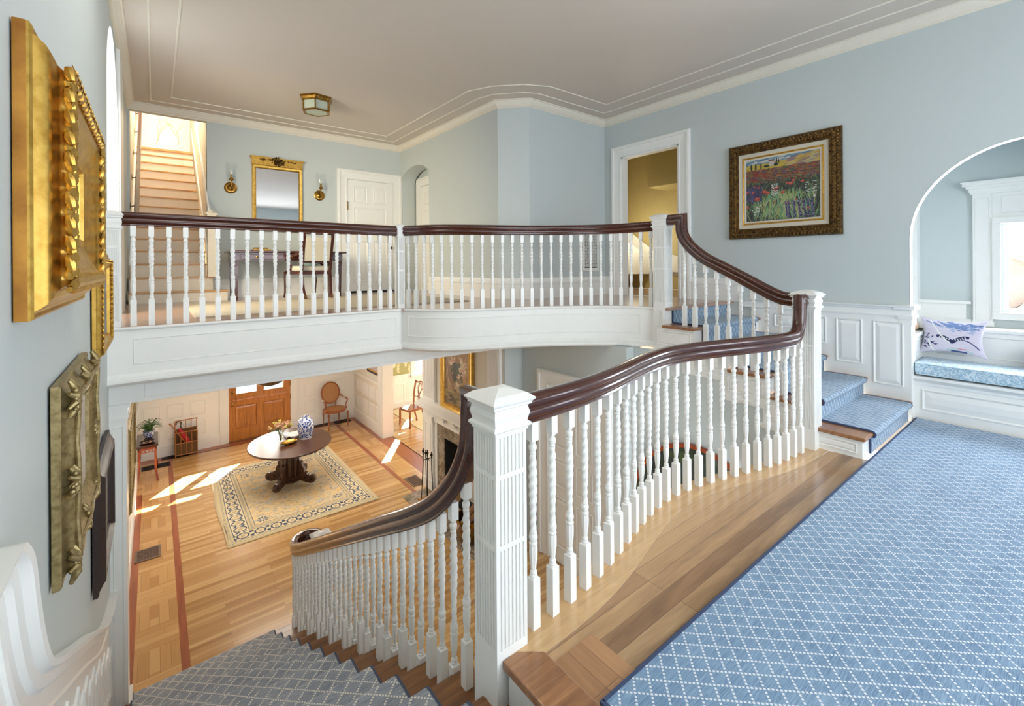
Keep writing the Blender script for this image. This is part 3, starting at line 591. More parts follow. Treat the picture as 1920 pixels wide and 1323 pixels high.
# wainscot on the right wall beside the short flight and round the window seat
XW = XR - 0.025
def wains_cap(m, P, z, d=0.0):
    prof = [(0, -0.115), (0.012, -0.112), (0.014, -0.098), (0.006, -0.09), (0.006, -0.045), (0.02, -0.035), (0.024, -0.02), (0.045, -0.014), (0.05, 0.0), (0, 0.002)]
    m.sweep([(x, y, z) for x, y in P], prof)
m = M()
m.frameprism((XW, 0, 0), (0, 1, 0), (0, 0, 1), (1, 0, 0), [(1.09, -0.02), (1.46, -0.02), (1.46, 0.1), (1.85, 0.1), (1.85, 0.3), (2.2, 0.3), (2.2, 0.5), (2.6, 0.5), (2.6, 1.05), (2.6, 1.12), (1.09, 1.12)], 0, 0.024)
for (a, b, lo, hi) in ((1.15, 1.395, 0.309, 0.962), (1.487, 1.724, 0.487, 0.962), (1.815, 2.05, 0.665, 0.962), (2.14, 2.36, 0.80, 0.962)):
    m.panel((XW, 0, 0), (0, 1, 0), (0, 0, 1), (-1, 0, 0), a, lo, b, hi, 0.02, 0.012, 0.035)
wains_cap(m, [(XW, 2.75), (XW, 1.09)], 1.128)
m.box(XR - 0.001, 6.06, 1.09, 1.20, -0.02, 1.0); m.box(XR - 0.06, 6.14, 1.06, 1.22, 1.09, 1.13); m.box(XR - 0.04, 6.12, 1.075, 1.20, 0.995, 1.03); m.box(XR - 0.03, 6.11, 1.085, 1.18, 0.93, 1.09)
S('trim_14', m, M_TRIM)

# the window nook
m = M(); 
m.box(6.75, 6.87, -0.75, -0.04, -0.1, 3.2); m.box(6.75, 6.87, 0.54, 1.30, -0.1, 3.2); m.box(6.75, 6.87, -0.04, 0.54, -0.1, 1.04); m.box(6.75, 6.87, -0.04, 0.54, 1.96, 3.2)
m.box(6.04, 6.87, 1.24, 1.32, -0.1, 3.2); m.box(6.04, 6.87, -0.78, -0.70, -0.1, 3.2); m.box(6.04, 6.87, -0.78, 1.32, 2.9, 3.0); S('wall_nook', m, M_WALL)
m = M()      # window surround with pilasters and cornice
for y0, y1 in ((0.605, 0.745), (-0.245, -0.105)):
    m.box(6.715, 6.75, y0, y1, 0.9, 2.262); m.panel((6.715, 0, 0), (0, 1, 0), (0, 0, 1), (-1, 0, 0), y0 + 0.015, 0.96, y1 - 0.015, 2.22, 0.008, 0.005, 0.0, False)
    m.box(6.70, 6.75, y0 - 0.01, y1 + 0.01, 0.90, 0.95)
m.box(6.735, 6.75, -0.105, 0.605, 1.99, 2.262); m.panel((6.735, 0, 0), (0, 1, 0), (0, 0, 1), (-1, 0, 0), -0.04, 2.05, 0.54, 2.23, 0.01, 0.006, 0.0, False)
for i, (dd, za, zb_) in enumerate(((0.045, 2.262, 2.28), (0.055, 2.28, 2.32), (0.075, 2.32, 2.345), (0.10, 2.345, 2.375), (0.11, 2.375, 2.39))): m.box(6.75 - dd, 6.75, -0.245 - (dd - 0.03), 0.745 + (dd - 0.03), za, zb_)
S('trim_15', m, M_TRIM)
m = M(); m.box(6.725, 6.75, 0.80, 1.24, 0.96, 1.14); m.box(6.70, 6.75, 0.76, 1.24, 1.12, 1.15); m.box(6.73, 6.75, 0.76, 1.24, 0.7, 0.96); S('trim_16', m, M_TRIM)
m = M()
m.box(6.70, 6.77, 0.545, 0.604, 1.051, 1.949); m.box(6.70, 6.77, -0.104, -0.045, 1.051, 1.949); m.box(6.70, 6.77, -0.104, 0.604, 1.95, 2.01); m.box(6.69, 6.77, -0.104, 0.604, 0.98, 1.05)
m.box(6.772, 6.80, 0.50, 0.544, 1.091, 1.919); m.box(6.772, 6.80, -0.044, 0.0, 1.091, 1.919); m.box(6.772, 6.80, -0.044, 0.544, 1.92, 1.955); m.box(6.772, 6.80, -0.044, 0.544, 1.045, 1.09)
w = S('window_2', m, M_TRIM); m = M(); m.box(6.782, 6.786, 0.0, 0.50, 1.09, 1.92); m.build('pane', M_GLASS, w, False)
# shelving in the nook's side wall
m = M()
for z in (0.95, 1.385, 1.70, 2.02): m.box(6.12, 6.60, 1.18, 1.30, z - 0.012, z + 0.012)
m.box(6.60, 6.75, 1.165, 1.24, 0.9, 2.6); m.box(6.06, 6.14, 1.165, 1.24, 0.9, 2.6); m.box(6.1, 6.62, 1.232, 1.24, 0.9, 2.6); S('trim_17', m, M_TRIM)
# window seat
seat = M(); seat.box(6.005, 6.52, -0.70, 1.105, 0.0, 0.40); seat.panel((6.005, 0, 0), (0, 1, 0), (0, 0, 1), (-1, 0, 0), -0.55, 0.10, 1.03, 0.30, 0.02, 0.012, 0.05)
st = thing('window_seat', 'white panelled built-in window seat under the arch', 'window seat', (0, 0, 0)); seat.build('seat_box', M_TRIM, st, False)
m = M(); m.sweep([(6.005, 1.12, 0.43), (6.005, -0.70, 0.43)], [(0, -0.09), (0.01, -0.085), (0.012, -0.06), (0.03, -0.045), (0.04, -0.03), (0.055, -0.024), (0.055, 0.0), (-0.5, 0.0), (-0.5, -0.03), (0, -0.05)]); m.build('seat_moulding', M_TRIM, st)
m = M(); m.box(6.48, 6.53, -0.70, 1.10, 0.43, 0.86); m.panel((6.48, 0, 0), (0, 1, 0), (0, 0, 1), (-1, 0, 0), -0.5, 0.60, 1.0, 0.82, 0.015, 0.008, 0.0, False); m.build('seat_back', M_TRIM, st, False)
m = M(); m.box(6.46, 6.75, -0.70, 1.24, 0.86, 0.895); m.build('back_ledge', M_TRIM, st, False, bevel=0.005)
m = M(); m.box(6.0, 6.75, 1.10, 1.24, 0.40, 0.80); m.box(5.985, 6.75, 1.085, 1.24, 0.80, 0.83); m.panel((0, 1.10, 0), (1, 0, 0), (0, 0, 1), (0, -1, 0), 6.06, 0.60, 6.46, 0.76, 0.012, 0.008, 0.0, False); m.build('side_arm', M_TRIM, st, False)
# the neighbouring shingled roof seen through the nook window
nb = thing('neighbour_house', 'shingled house wall and white rake board outside the nook window', 'building', (9.3, 0.6, 0), PI / 2)
m = M(); m.box(-3.5, 3.5, -1.0, 5.0, -0.1, 0.0)
hw = m.build('wall', M_SHINGLE, nb, False); hw.rotation_euler = (PI / 2, 0, 0)
m = M(); m.frameprism((9.14, 0, 0), (0, 1, 0), (0, 0, 1), (1, 0, 0), [(y, 1.68 + 0.58 * (y - 0.739)) for y in (-1.5, 2.5)] + [(y, 1.85 + 0.61 * (y - 0.738)) for y in (2.5, -1.5)], 0, 0.12); o = m.build('rake_board', M_TRIM, nb, False); o.matrix_parent_inverse = nb.matrix_basis.inverted() if False else Matrix.Rotation(-PI / 2, 4, 'Z') @ Matrix.Translation((-9.3, -0.6, 0))
m = M(); m.frameprism((8.7, 0, 0), (0, 1, 0), (0, 0, 1), (1, 0, 0), [(-1.0, -0.5), (2.2, -0.5), (2.0, -0.6), (0.66, 0.86), (0.45, 1.10), (-1.0, 2.4)], 0, 0.4); o = m.build('porch_roof', M_TRIM, nb, False); o.matrix_parent_inverse = Matrix.Rotation(-PI / 2, 4, 'Z') @ Matrix.Translation((-9.3, -0.6, 0))

# ------------------------------------------------------------------ bridge and curved balcony fronts
FP = [(-0.035, 0.0), (0.022, 0.0), (0.030, -0.006), (0.030, -0.016), (0.020, -0.026), (0.008, -0.032), (0.006, -0.385), (0.012, -0.392), (0.016, -0.41), (0.026, -0.414), (0.026, -0.425), (0.044, -0.432), (0.044, -0.450), (0.030, -0.462), (0.010, -0.475), (-0.035, -0.475)]
m = M(); m.sweep([(XL, 4.878, ZU - 0.001), (2.21, 4.878, ZU - 0.001)], FP, sides=(0, -1, 0)); m.panel((0, 4.872, 0), (1, 0, 0), (0, 0, 1), (0, -1, 0), -0.14, 0.762, 2.16, 0.975, 0.010, 0.006, 0.0, False); S('trim_18', m, M_TRIM, True)
cp = offset2(catmull(UEXT[0:], 3), 0.045)
m = M(); m.sweep([(p.x, p.y, ZU - 0.001) for p in cp], FP)
for q in (-0.10, -0.315):
    pp = cp[4:-6]; m.sweep([(p.x, p.y, ZU + q) for p in pp], [(0.005, -0.006), (0.014, -0.002), (0.014, 0.004), (0.005, 0.008)])
for i in (4, -7):
    p = cp[i]; t = (cp[i + 1] - cp[i - 1]).normalized(); sd = Vector((t.y, -t.x, 0)); a = p + sd * 0.010 - Vector((0, 0, 0.2075)); m.frameprism(a, t, (0, 0, 1), sd, [(-0.006, -0.108), (0.006, -0.108), (0.006, 0.108), (-0.006, 0.108)], -0.004, 0.004)
S('trim_19', m, M_TRIM, True)
m = M(); m.box(XL, 3.95, 5.0, 5.2, ZB, 0.64); m.panel((0, 5.0, 0), (1, 0, 0), (0, 0, 1), (0, -1, 0), -0.07, 0.452, 3.6, 0.568, 0.006, 0.004, 0.0, False); S('beam', m, M_TRIM)
m = M(); m.box(XL, -0.19, 5.0, 5.3, ZL, 0.30); m.box(XL, -0.175, 4.985, 5.31, 0.30, 0.33); m.box(XL, -0.165, 4.975, 5.32, 0.39, ZB); m.box(XL, -0.18, 4.99, 5.3, 0.33, 0.39); m.box(XL, -0.17, 4.97, 5.32, ZL, ZL + 0.28); m.panel((0, 5.0, 0), (1, 0, 0), (0, 0, 1), (0, -1, 0), XL + 0.02, ZL + 0.36, -0.21, 0.24, 0.008, 0.006, 0, False); S('pillar_left', m, M_TRIM)

# ------------------------------------------------------------------ lower level walls
m = M(); m.box(XL, 1.32, YL, YL + 0.12, ZL, 2.0); m.box(2.63, 5.92, YL, YL + 0.12, ZL, 2.0); m.box(6.32, 8.1, YL, YL + 0.12, ZL, 2.0); m.box(1.32, 2.63, YL, YL + 0.12, -0.05, 2.0); m.box(5.92, 6.32, YL, YL + 0.12, ZL, -1.60); m.box(5.92, 6.32, YL, YL + 0.12, 0.1, 2.0); S('wall_front', m, M_TRIM)
m = M(); m.box(8.0, 8.1, 7.5, YL, ZL, 0.6); m.box(4.4, 8.0, 7.5, 7.6, ZL, 0.6); S('wall_dining', m, M_LWALL)
def wains_low(m, O, U, Nn, cols, cap=True, u0=None, u1=None):
    for a, b in cols:
        m.panel(O, U, (0, 0, 1), Nn, a, -1.70, b, -1.37, 0.014, 0.008, 0.02); m.panel(O, U, (0, 0, 1), Nn, a, -2.13, b, -1.80, 0.014, 0.008, 0.02)
        if False: pass
m = M()
wains_low(m, (0, YL, 0), (1, 0, 0), (0, -1, 0), [(-0.22, 0.082), (0.19, 0.48), (0.596, 0.88), (2.95, 3.22), (3.32, 3.58), (3.70, 3.98)])
for a, b in ((XL, 1.15), (2.80, 4.2)):
    m.box(a, b, YL - 0.03, YL, ZL, ZL + 0.24); m.box(a, b, YL - 0.02, YL, ZL + 0.24, ZL + 0.27); m.box(a, b, YL - 0.025, YL, -1.25, -1.22); m.box(a, b, YL - 0.015, YL, -1.28, -1.25)
wains_low(m, (4.2, 0, 0), (0, 1, 0), (-1, 0, 0), [(11.64, 12.01), (11.20, 11.55), (10.78, 11.12), (10.45, 10.70)])
m.box(4.17, 4.2, 10.34, YL, ZL, ZL + 0.24); m.box(4.18, 4.2, 10.34, YL, ZL + 0.24, ZL + 0.27); m.box(4.16, 4.2, 10.34, YL, -1.22, -1.19); m.box(4.18, 4.2, 10.34, YL, -1.27, -1.22)
wains_low(m, (0, YL, 0), (1, 0, 0), (0, -1, 0), [])
for a, b, lo, hi in ((4.55, 4.85, -2.25, -1.80), (4.93, 5.23, -2.25, -1.80), (5.32, 5.62, -2.25, -1.80), (5.70, 5.92, -2.25, -1.80), (4.93, 5.23, -1.74, -1.60), (5.32, 5.62, -1.74, -1.60), (5.70, 5.88, -1.74, -1.60)): m.panel((0, YL, 0), (1, 0, 0), (0, 0, 1), (0, -1, 0), a, lo, b, hi, 0.014, 0.008, 0.0, False)
m.box(4.4, 8.0, YL - 0.03, YL, ZL, ZL + 0.14); m.box(4.4, 5.8, YL - 0.03, YL, -1.555, -1.53)
S('trim_20', m, M_TRIM)
m = M(); m.box(4.2, 4.4, 10.33, YL, ZL, ZB + 0.02); m.box(4.2, 4.4, 7.75, 10.33, 0.2, ZB + 0.02); m.box(4.2, 4.4, 5.21, 7.80, ZL, ZB + 0.1); S('wall_lower_right', m, M_LWALL)
m = M()   # white casing at the end of that wall and at the far side of the opening
m.box(4.17, 4.43, 10.20, 10.34, ZL, 0.2); m.box(4.155, 4.445, 10.24, 10.45, ZL, 0.2); m.box(4.15, 4.22, 7.78, 7.93, ZL, 0.2); S('trim_21', m, M_TRIM)
# chimney breast
m = M(); m.box(3.95, 4.25, 6.97, 7.76, ZL, ZB + 0.2); m.box(3.95, 4.25, 5.2, 5.93, ZL, ZB + 0.2); m.box(3.95, 4.25, 5.93, 6.97, -1.40, ZB + 0.2); m.box(4.24, 4.6, 5.2, 8.0, ZL, ZB + 0.2); S('wall_chimney', m, M_LWALL)
m = M(); m.box(3.945, 4.27, 5.19, 5.205, ZL, 0.62); S('wall_chimney', m, M_WALL)
m = M(); m.box(4.27, 4.42, 3.3, 5.25, ZL, 0.60); m.box(4.30, 4.40, 1.0, 1.56, ZL, -0.42)
poly = [(1.0, ZL), (3.34, ZL), (3.34, 0.60)] + [(US0 + URUN * 4 + 0.03, 0.60), (US0 + URUN * 4 + 0.03, 0.44), (US0 + URUN * 3 + 0.03, 0.44), (US0 + URUN * 3 + 0.03, 0.27), (US0 + URUN * 2 + 0.03, 0.27), (US0 + URUN * 2 + 0.03, 0.09), (US0 + URUN + 0.03, 0.09), (US0 + URUN + 0.03, -0.06), (1.0, -0.06)]
m.frameprism((4.405, 0, 0), (0, 1, 0), (0, 0, 1), (1, 0, 0), poly, 0, 0.02); S('wall_stair_hall', m, M_WALL)
m = M(); m.box(1.2, 4.4, 1.0, 1.1, ZL, -0.42); S('wall_under_landing', m, M_LWALL)
# lower hall side door under the balcony
d = panel_door('door_3', (4.262, 4.62, 0), (0, -1, 0), (-1, 0, 0), 0.92, ZL + 0.01, -0.09, [(-0.9, -0.22), (-1.42, -1.04), (ZL + 0.22, -1.56)], M_TRIM, th=0.02)
m = M(); casing(m, (4.27, 0, 0), (0, 1, 0), (-1, 0, 0), 3.70, 4.62, ZL - 0.04, -0.08, prof=[(p, q * 1.5) for p, q in CAS], sc=1.1); S('trim_22', m, M_TRIM)
m = M(); m.box(4.252, 4.262, 4.52, 4.57, -1.62, -1.42); m.build('lock_plate', M_BRASS, d)
# fluted pilasters either side of the overmantel
def pilaster(m, x, y0, y1, z0, z1):
    m.box(x - 0.05, x, y0, y1, z0, z1)
    n = 7; w = (y1 - y0 - 0.04) / (2 * n - 1)
    for k in range(n): m.box(x - 0.056, x - 0.05, y0 + 0.02 + 2 * k * w, y0 + 0.02 + (2 * k + 1) * w, z0 + 0.12, z1 - 0.22)
    for a, b, d_ in ((z1 - 0.16, z1 - 0.13, 0.075), (z1 - 0.13, z1 - 0.04, 0.062), (z1 - 0.04, z1, 0.085), (z0, z0 + 0.08, 0.065)): m.box(x - d_, x + 0.0, y0 - (d_ - 0.05), y1 + (d_ - 0.05), a, b)
m = M(); pilaster(m, 3.95, 7.22, 7.60, -0.94, ZB); pilaster(m, 3.95, 5.26, 5.58, -0.94, 0.55); S('trim_23', m, M_TRIM)

# wall panelling and ramped dado down the left wall
def ncap(pts): return catmull([(XL, y, z) for y, z in pts], 10)
dpath = [Vector((XL, -1.0, 0.90)), Vector((XL, 1.0, 0.90)), Vector((XL, 1.56, 0.90))] + catmull([(XL, 1.60, 0.89), (XL, 1.70, 0.80), (XL, 1.79, 0.60), (XL, 1.90, 0.43), (XL, 2.06, 0.30), (XL, 2.58, 0.005), (XL, 3.3, -0.39), (XL, 4.0, -0.79), (XL, 4.5, -0.99), (XL, 5.0, -1.12)], 6)
cprof = [(0, -0.16), (0.012, -0.157), (0.016, -0.14), (0.008, -0.13), (0.008, -0.075), (0.022, -0.065), (0.028, -0.045), (0.028, -0.03), (0.05, -0.02), (0.055, -0.002), (0, 0.002)]
m = M(); m.sweep(dpath, cprof, sides=(1, 0, 0)); S('trim_24', m, M_TRIM, True)
m = M(); m.strip([(XL + 0.004, p.y, p.z - 0.05) for p in dpath], [(XL + 0.004, p.y, min(p.z - 1.2, -0.3 if p.y < 1.2 else p.z - 1.2)) for p in dpath])
k = 0
for yy in np.arange(1.95, 4.9, 0.172):
    nz = -0.548 * (yy + 0.086 - NW); m.panel((XL + 0.004, 0, 0), (0, 1, 0), (0, 0, 1), (1, 0, 0), yy + 0.02, nz + 0.16, yy + 0.152, nz + 0.52 - (0.0 if k % 2 else 0.05), 0.012, 0.010, 0.02); k += 1
for yy in (0.2, 0.75): m.panel((XL + 0.004, 0, 0), (0, 1, 0), (0, 0, 1), (1, 0, 0), yy, 0.12, yy + 0.45, 0.66, 0.02, 0.012, 0.04)
S('trim_25', m, M_TRIM)
m = M(); m.box(XL, XL + 0.012, 5.3, 12.2, ZL, -1.22); m.box(XL, XL + 0.04, 5.3, 12.2, -1.24, -1.20); m.box(XL, XL + 0.035, 5.3, 12.2, ZL, ZL + 0.25)
y = 5.45
while y < 11.9: m.panel((XL + 0.012, 0, 0), (0, 1, 0), (0, 0, 1), (1, 0, 0), y, -2.13, y + 0.34, -1.37, 0.014, 0.008, 0.02); y += 0.44
S('baseboard_left', m, M_TRIM)
# ================================================================== STAIRS
# the flight going down to the hall
dn = thing('staircase', 'long oak staircase running down from the landing to the entrance hall', 'staircase', (0, 0, 0))
for k in range(1, 13):
    yn = NW + RUN * k; z = -RISE * k
    m = M(); m.box(XL, 1.20, yn - RUN - 0.02, yn - 0.008, z - 0.03, z); m.box(XL, 1.20, yn - 0.012, yn + 0.004, z - 0.026, z - 0.004); m.build('tread', M_OAK_TREAD, dn, False, bevel=0.006)
for k in range(0, 13):
    m = M(); yn = NW + RUN * k; z = -RISE * k; m.box(XL, 1.19, yn - 0.045, yn - 0.03, max(ZL, z - RISE), z - 0.03); m.build('riser', M_OAK_TREAD, dn, False)
m = M()
pts = [(NW, -0.42)] 
poly = []
for k in range(1, 13): poly += [(NW + RUN * (k - 1) - 0.03, -RISE * k - 0.03), (NW + RUN * k - 0.03, -RISE * k - 0.03)]
poly = [(NW + 0.2, -RISE - 0.03)] + poly[1:] + [(NW + RUN * 12 - 0.03, ZL), (NW + 0.2, ZL)]
m.frameprism((1.19, 0, 0), (0, 1, 0), (0, 0, 1), (1, 0, 0), poly, -0.02, 0.0); m.build('stringer', M_TRIM, dn, False)

def runner(name, label, path, x0, x1, mat, bind, group=None):
    """carpet laid over a stair profile: path = [(y, z)...]"""
    P = [Vector((0, y, z)) for y, z in path]; L = [0.0]
    for i in range(1, len(P)): L.append(L[-1] + (P[i] - P[i - 1]).length)
    m = M(); n = len(P); th = 0.011
    nor = []
    for i in range(n):
        t = (P[min(n - 1, i + 1)] - P[max(0, i - 1)]).normalized(); nor.append(Vector((0, -t.z, t.y)) if t.y > 0 else Vector((0, -t.z, t.y)))
    s = 1
    vs = []; uv = []; xs = [x0, x0, x1, x1]
    for i in range(n):
        o = nor[i] * s * th; q = P[i]
        vs += [(x0, q.y, q.z), (x0, q.y + o.y, q.z + o.z), (x1, q.y + o.y, q.z + o.z), (x1, q.y, q.z)]
        uv += [(x0, L[i]), (x0, L[i]), (x1, L[i]), (x1, L[i])]
    fs = []
    for i in range(n - 1):
        for a in range(3): fs.append((i * 4 + a, (i + 1) * 4 + a, (i + 1) * 4 + a + 1, i * 4 + a + 1))
    m.add(vs, fs); m.uv = uv
    o = m.build(name, mat, None, True, angle=60); tag(o, label, 'stair runner')
    for xa, xb in ((x0 - 0.006, x0 + 0.006), (x1 - 0.006, x1 + 0.006)):
        m = M(); A = []; B = []
        for i in range(n):
            off = nor[i] * s * (th + 0.002); A.append((xa, P[i].y + off.y, P[i].z + off.z)); B.append((xb, P[i].y + off.y, P[i].z + off.z))
        m.strip(A, B); m.strip(A, [(xa, q.y, q.z) for q in P]); m.strip(B, [(xb, q.y, q.z) for q in P]); m.build('binding', bind, o, False)
    return o
path = [(0.9, 0.0), (NW - 0.012, 0.0), (NW + 0.006, -0.006), (NW + 0.008, -0.022), (NW - 0.028, -0.034)]
for k in range(1, 13):
    yn = NW + RUN * k; z = -RISE * k
    path += [(yn - RUN - 0.029, z + 0.006), (yn - RUN - 0.02, z + 0.001), (yn - 0.014, z + 0.001), (yn + 0.004, z - 0.004), (yn + 0.009, z - 0.016), (yn + 0.002, z - 0.030), (yn - 0.028, z - 0.040)]
path += [(NW + RUN * 12 - 0.029, ZL + 0.005)]
runner('stair_runner', 'grey-blue lattice runner on the long flight down', path, -0.17, 0.97, M_RUNNER_DN, M_BIND_DN)

# the short flight going up beside the right wall
up = thing('staircase', 'short white-sided staircase from the landing up to the gallery', 'staircase', (0, 0, 0))
for k in range(1, 6):
    yn = US0 + URUN * (k - 1); z = URISE * k
    m = M(); m.box(4.365, XW + 0.01, yn + 0.006, yn + URUN + 0.02, z - 0.03, z); m.box(4.365, XW + 0.01, yn - 0.002, yn + 0.012, z - 0.026, z - 0.004); m.build('tread', M_OAK_NOSE, up, False, bevel=0.006)
yn = US0 + URUN * 5; m = M(); m.box(4.46, XW + 0.01, yn - 0.002, yn + 0.10, ZU - 0.028, ZU + 0.002); m.build('tread', M_OAK_NOSE, up, False, bevel=0.006)
for k in range(0, 6):
    m = M(); yn = US0 + URUN * k; z = URISE * (k + 1); m.box(4.41, XW + 0.01, yn + 0.031, yn + 0.045, z - URISE, z - 0.03); m.build('riser', M_TRIM, up, False)
for k in range(1, 6):     # stepped, panelled brackets down the open side
    yn = US0 + URUN * (k - 1); z = URISE * k; y1 = yn + URUN + (0.03 if k < 5 else 0.10)
    m = M(); lo = z - URISE if k == 1 else z - 0.25 - 0.03
    e_ = 0.0006 * k; m.box(4.40 + e_, 4.43 - e_, yn + 0.028, y1 + 0.03, lo + e_, z - 0.03 - e_)
    m.panel((4.40 + e_, 0, 0), (0, 1, 0), (0, 0, 1), (-1, 0, 0), yn + 0.06, max(lo + 0.035, z - 0.22), y1 - 0.0, z - 0.065, 0.014, 0.009, 0.014)
    m.box(4.385 + e_, 4.432, yn + 0.01, y1 + 0.028, z - 0.046, z - 0.0305)
    if k > 1:
        m.box(4.38 + e_, 4.434, yn + 0.02, y1 + 0.05, lo - 0.012, lo + 0.012); m.box(4.39 + e_, 4.433, yn + 0.026, y1 + 0.04, lo - 0.03, lo - 0.0125)
    m.build('bracket', M_TRIM, up, False)
path = [(US0 + 0.027, 0.004)]
for k in range(1, 6):
    yn = US0 + URUN * (k - 1); z = URISE * k
    path += [(yn + 0.026, z - 0.042), (yn - 0.004, z - 0.030), (yn - 0.010, z - 0.014), (yn - 0.002, z - 0.002), (yn + 0.014, z + 0.002), (yn + URUN + 0.02, z + 0.002), (yn + URUN + 0.027, z + 0.006)]
path += [(US0 + URUN * 5 + 0.026, ZU - 0.034)]
runner('stair_runner', 'blue lattice runner on the short flight up to the gallery', path, 4.58, 5.80, M_RUNNER_UP, M_BIND)

# landing carpet
m = M(); x0, x1, y0, y1 = 1.24, 5.97, -3.0, 1.062
m.add([(x0, y0, 0.011), (x1, y0, 0.011), (x1, y1, 0.011), (x0, y1, 0.011)], [(0, 1, 2, 3)]); m.uv = [(x0 + 0.033, y0 - 0.004), (x1 + 0.033, y0 - 0.004), (x1 + 0.033, y1 - 0.004), (x0 + 0.033, y1 - 0.004)]
rug = m.build('landing_carpet', M_CARPET, None, False); tag(rug, 'large blue carpet with white dotted lattice covering the landing', 'carpet')
m = M(); m.box(x0 - 0.012, x0 + 0.004, y0, y1 + 0.012, 0.001, 0.013); m.box(x0, x1 + 0.01, y1 - 0.002, y1 + 0.012, 0.001, 0.013); m.build('binding', M_BIND, rug, False)

# attic flight beyond the gallery
at = thing('staircase', 'steep cream attic staircase with golden nosings at the end of the gallery', 'staircase', (0, 0, 0))
AY, AR, AZ0 = 7.92, 0.262, ZU + 0.155
for k in range(1, 15):
    yn = AY + AR * (k - 1); z = AZ0 + 0.1965 * (k - 1); xr = {1: 0.86, 2: 0.70}.get(k, 0.64)
    m = M(); m.box(-0.27, xr + (0.02 if k < 3 else 0), yn, yn + AR + 0.02, z - 0.022, z); m.build('tread', M_GOLDOAK, at, False, bevel=0.004)
    m = M(); m.box(-0.27, xr, yn + 0.02, yn + (0.63 - 0.02 * k if k < 3 else 0.04), z - 0.1965 if k > 1 else ZU, z - 0.022); m.build('riser', M_ATTIC, at, False)
z15 = AZ0 + 0.1965 * 13; yt = AY + AR * 14
m = M(); m.prism([(-0.27, yt + 0.02), (0.65, yt - 0.02), (0.65, yt + 0.75), (0.55, yt + 0.75)], z15 + 0.15, z15 + 0.19); m.build('winder', M_GOLDOAK, at, False)
m = M(); m.prism([(-0.2, yt + 0.06), (0.65, yt + 0.02), (0.65, yt + 0.75), (0.55, yt + 0.75)], z15, z15 + 0.15); m.build('winder_riser', M_ATTIC, at, False)
m = M(); sl = 0.1965 / AR
# stairwell walls
m.box(-0.40, -0.27, YF + 0.05, 13.2, ZU, 7.2); S('wall_attic_left', m, M_ATTIC)
m = M(); m.box(0.66, 0.78, YF + 0.05, 13.2, ZU, 7.2); S('wall_attic_right', m, M_ATTIC)
m = M(); m.box(-0.4, 0.78, 12.75, 12.85, ZU, 7.2); m.box(-0.4, 0.78, 8.7, 12.85, 7.2, 7.3); S('wall_attic_end', m, M_TRIM)
m = M()
for off, w_ in ((0.16, 0.03), (0.95, 0.07)):
    m.frameprism((0.66, 0, 0), (0, 1, 0), (0, 0, 1), (-1, 0, 0), [(8.2, AZ0 + sl * 0.28 + off), (12.2, AZ0 + sl * 4.28 + off), (12.2, AZ0 + sl * 4.28 + off + w_), (8.2, AZ0 + sl * 0.28 + off + w_)], 0, 0.02)
m.frameprism((-0.27, 0, 0), (0, 1, 0), (0, 0, 1), (1, 0, 0), [(8.2, AZ0 + sl * 0.28 + 0.16), (12.2, AZ0 + sl * 4.28 + 0.16), (12.2, AZ0 + sl * 4.28 + 0.19), (8.2, AZ0 + sl * 0.28 + 0.19)], 0, 0.02)
m.box(-0.27, 0.66, 12.70, 12.75, z15, z15 + 0.5)
S('trim_26', m, M_TRIM)
hr = thing('wall_handrail', 'dark wooden handrail on iron brackets up the attic stair', 'handrail', (0, 0, 0))
m = M(); m.sweep([(-0.19, 8.05, AZ0 + 0.95), (-0.19, 11.9, AZ0 + 0.95 + sl * 3.85)], [(-0.024, -0.03), (0.024, -0.03), (0.028, 0.0), (0.018, 0.03), (-0.018, 0.03), (-0.028, 0.0)]); m.build('rail', M_MAHOG, hr)
for y in (8.6, 9.3, 10.0, 10.7, 11.4):
    z = AZ0 + 0.91 + sl * (y - 8.05); m = M(); m.tube([(-0.272, y, z - 0.09), (-0.24, y, z - 0.09), (-0.19, y, z - 0.06), (-0.19, y, z)], 0.007, 6); m.box(-0.272, -0.264, y - 0.012, y + 0.012, z - 0.13, z - 0.04); m.build('bracket', M_IRON, hr)
np_ = thing('newel_post', 'small plain cream newel standing on the attic stair\'s second step', 'newel post', (0.675, 8.10, AZ0 + 0.1965))
m = M(); m.box(-0.05, 0.05, -0.05, 0.05, 0.0, 0.88); m.build('shaft', M_ATTIC, np_, False)
m = M(); m.box(-0.06, 0.06, -0.06, 0.06, 0.87, 0.89); m.box(-0.055, 0.055, -0.055, 0.055, 0.89, 0.92); m.box(-0.075, 0.075, -0.075, 0.075, 0.92, 0.94); m.lathe([(0.098, 0.94), (0.03, 0.985), (0.001, 0.99)], 0, 0, 0, 4); m.build('cap', M_ATTIC, np_, False)
# branches papered on the attic end wall
m = M(); rnd = random.Random(5)
def twig(p, a, l, d):
    q = (p[0] + l * math.cos(a), p[1] + l * math.sin(a)); m.tube([(p[0], 12.748, p[1]), (q[0], 12.748, q[1])], 0.002 + 0.0016 * d, 4)
    if d > 0:
        for _ in range(2): twig(q, a + rnd.uniform(-0.7, 0.7), l * rnd.uniform(0.6, 0.95), d - 1)
for x, z, a in ((0.45, 4.35, 1.6), (0.05, 4.3, 1.3), (0.55, 5.0, 2.2)): twig((x, z), a, 0.16, 4)
S('trim_27', m, paint('faded_gold_branch_print', srgb(226, 212, 176), 0.8))

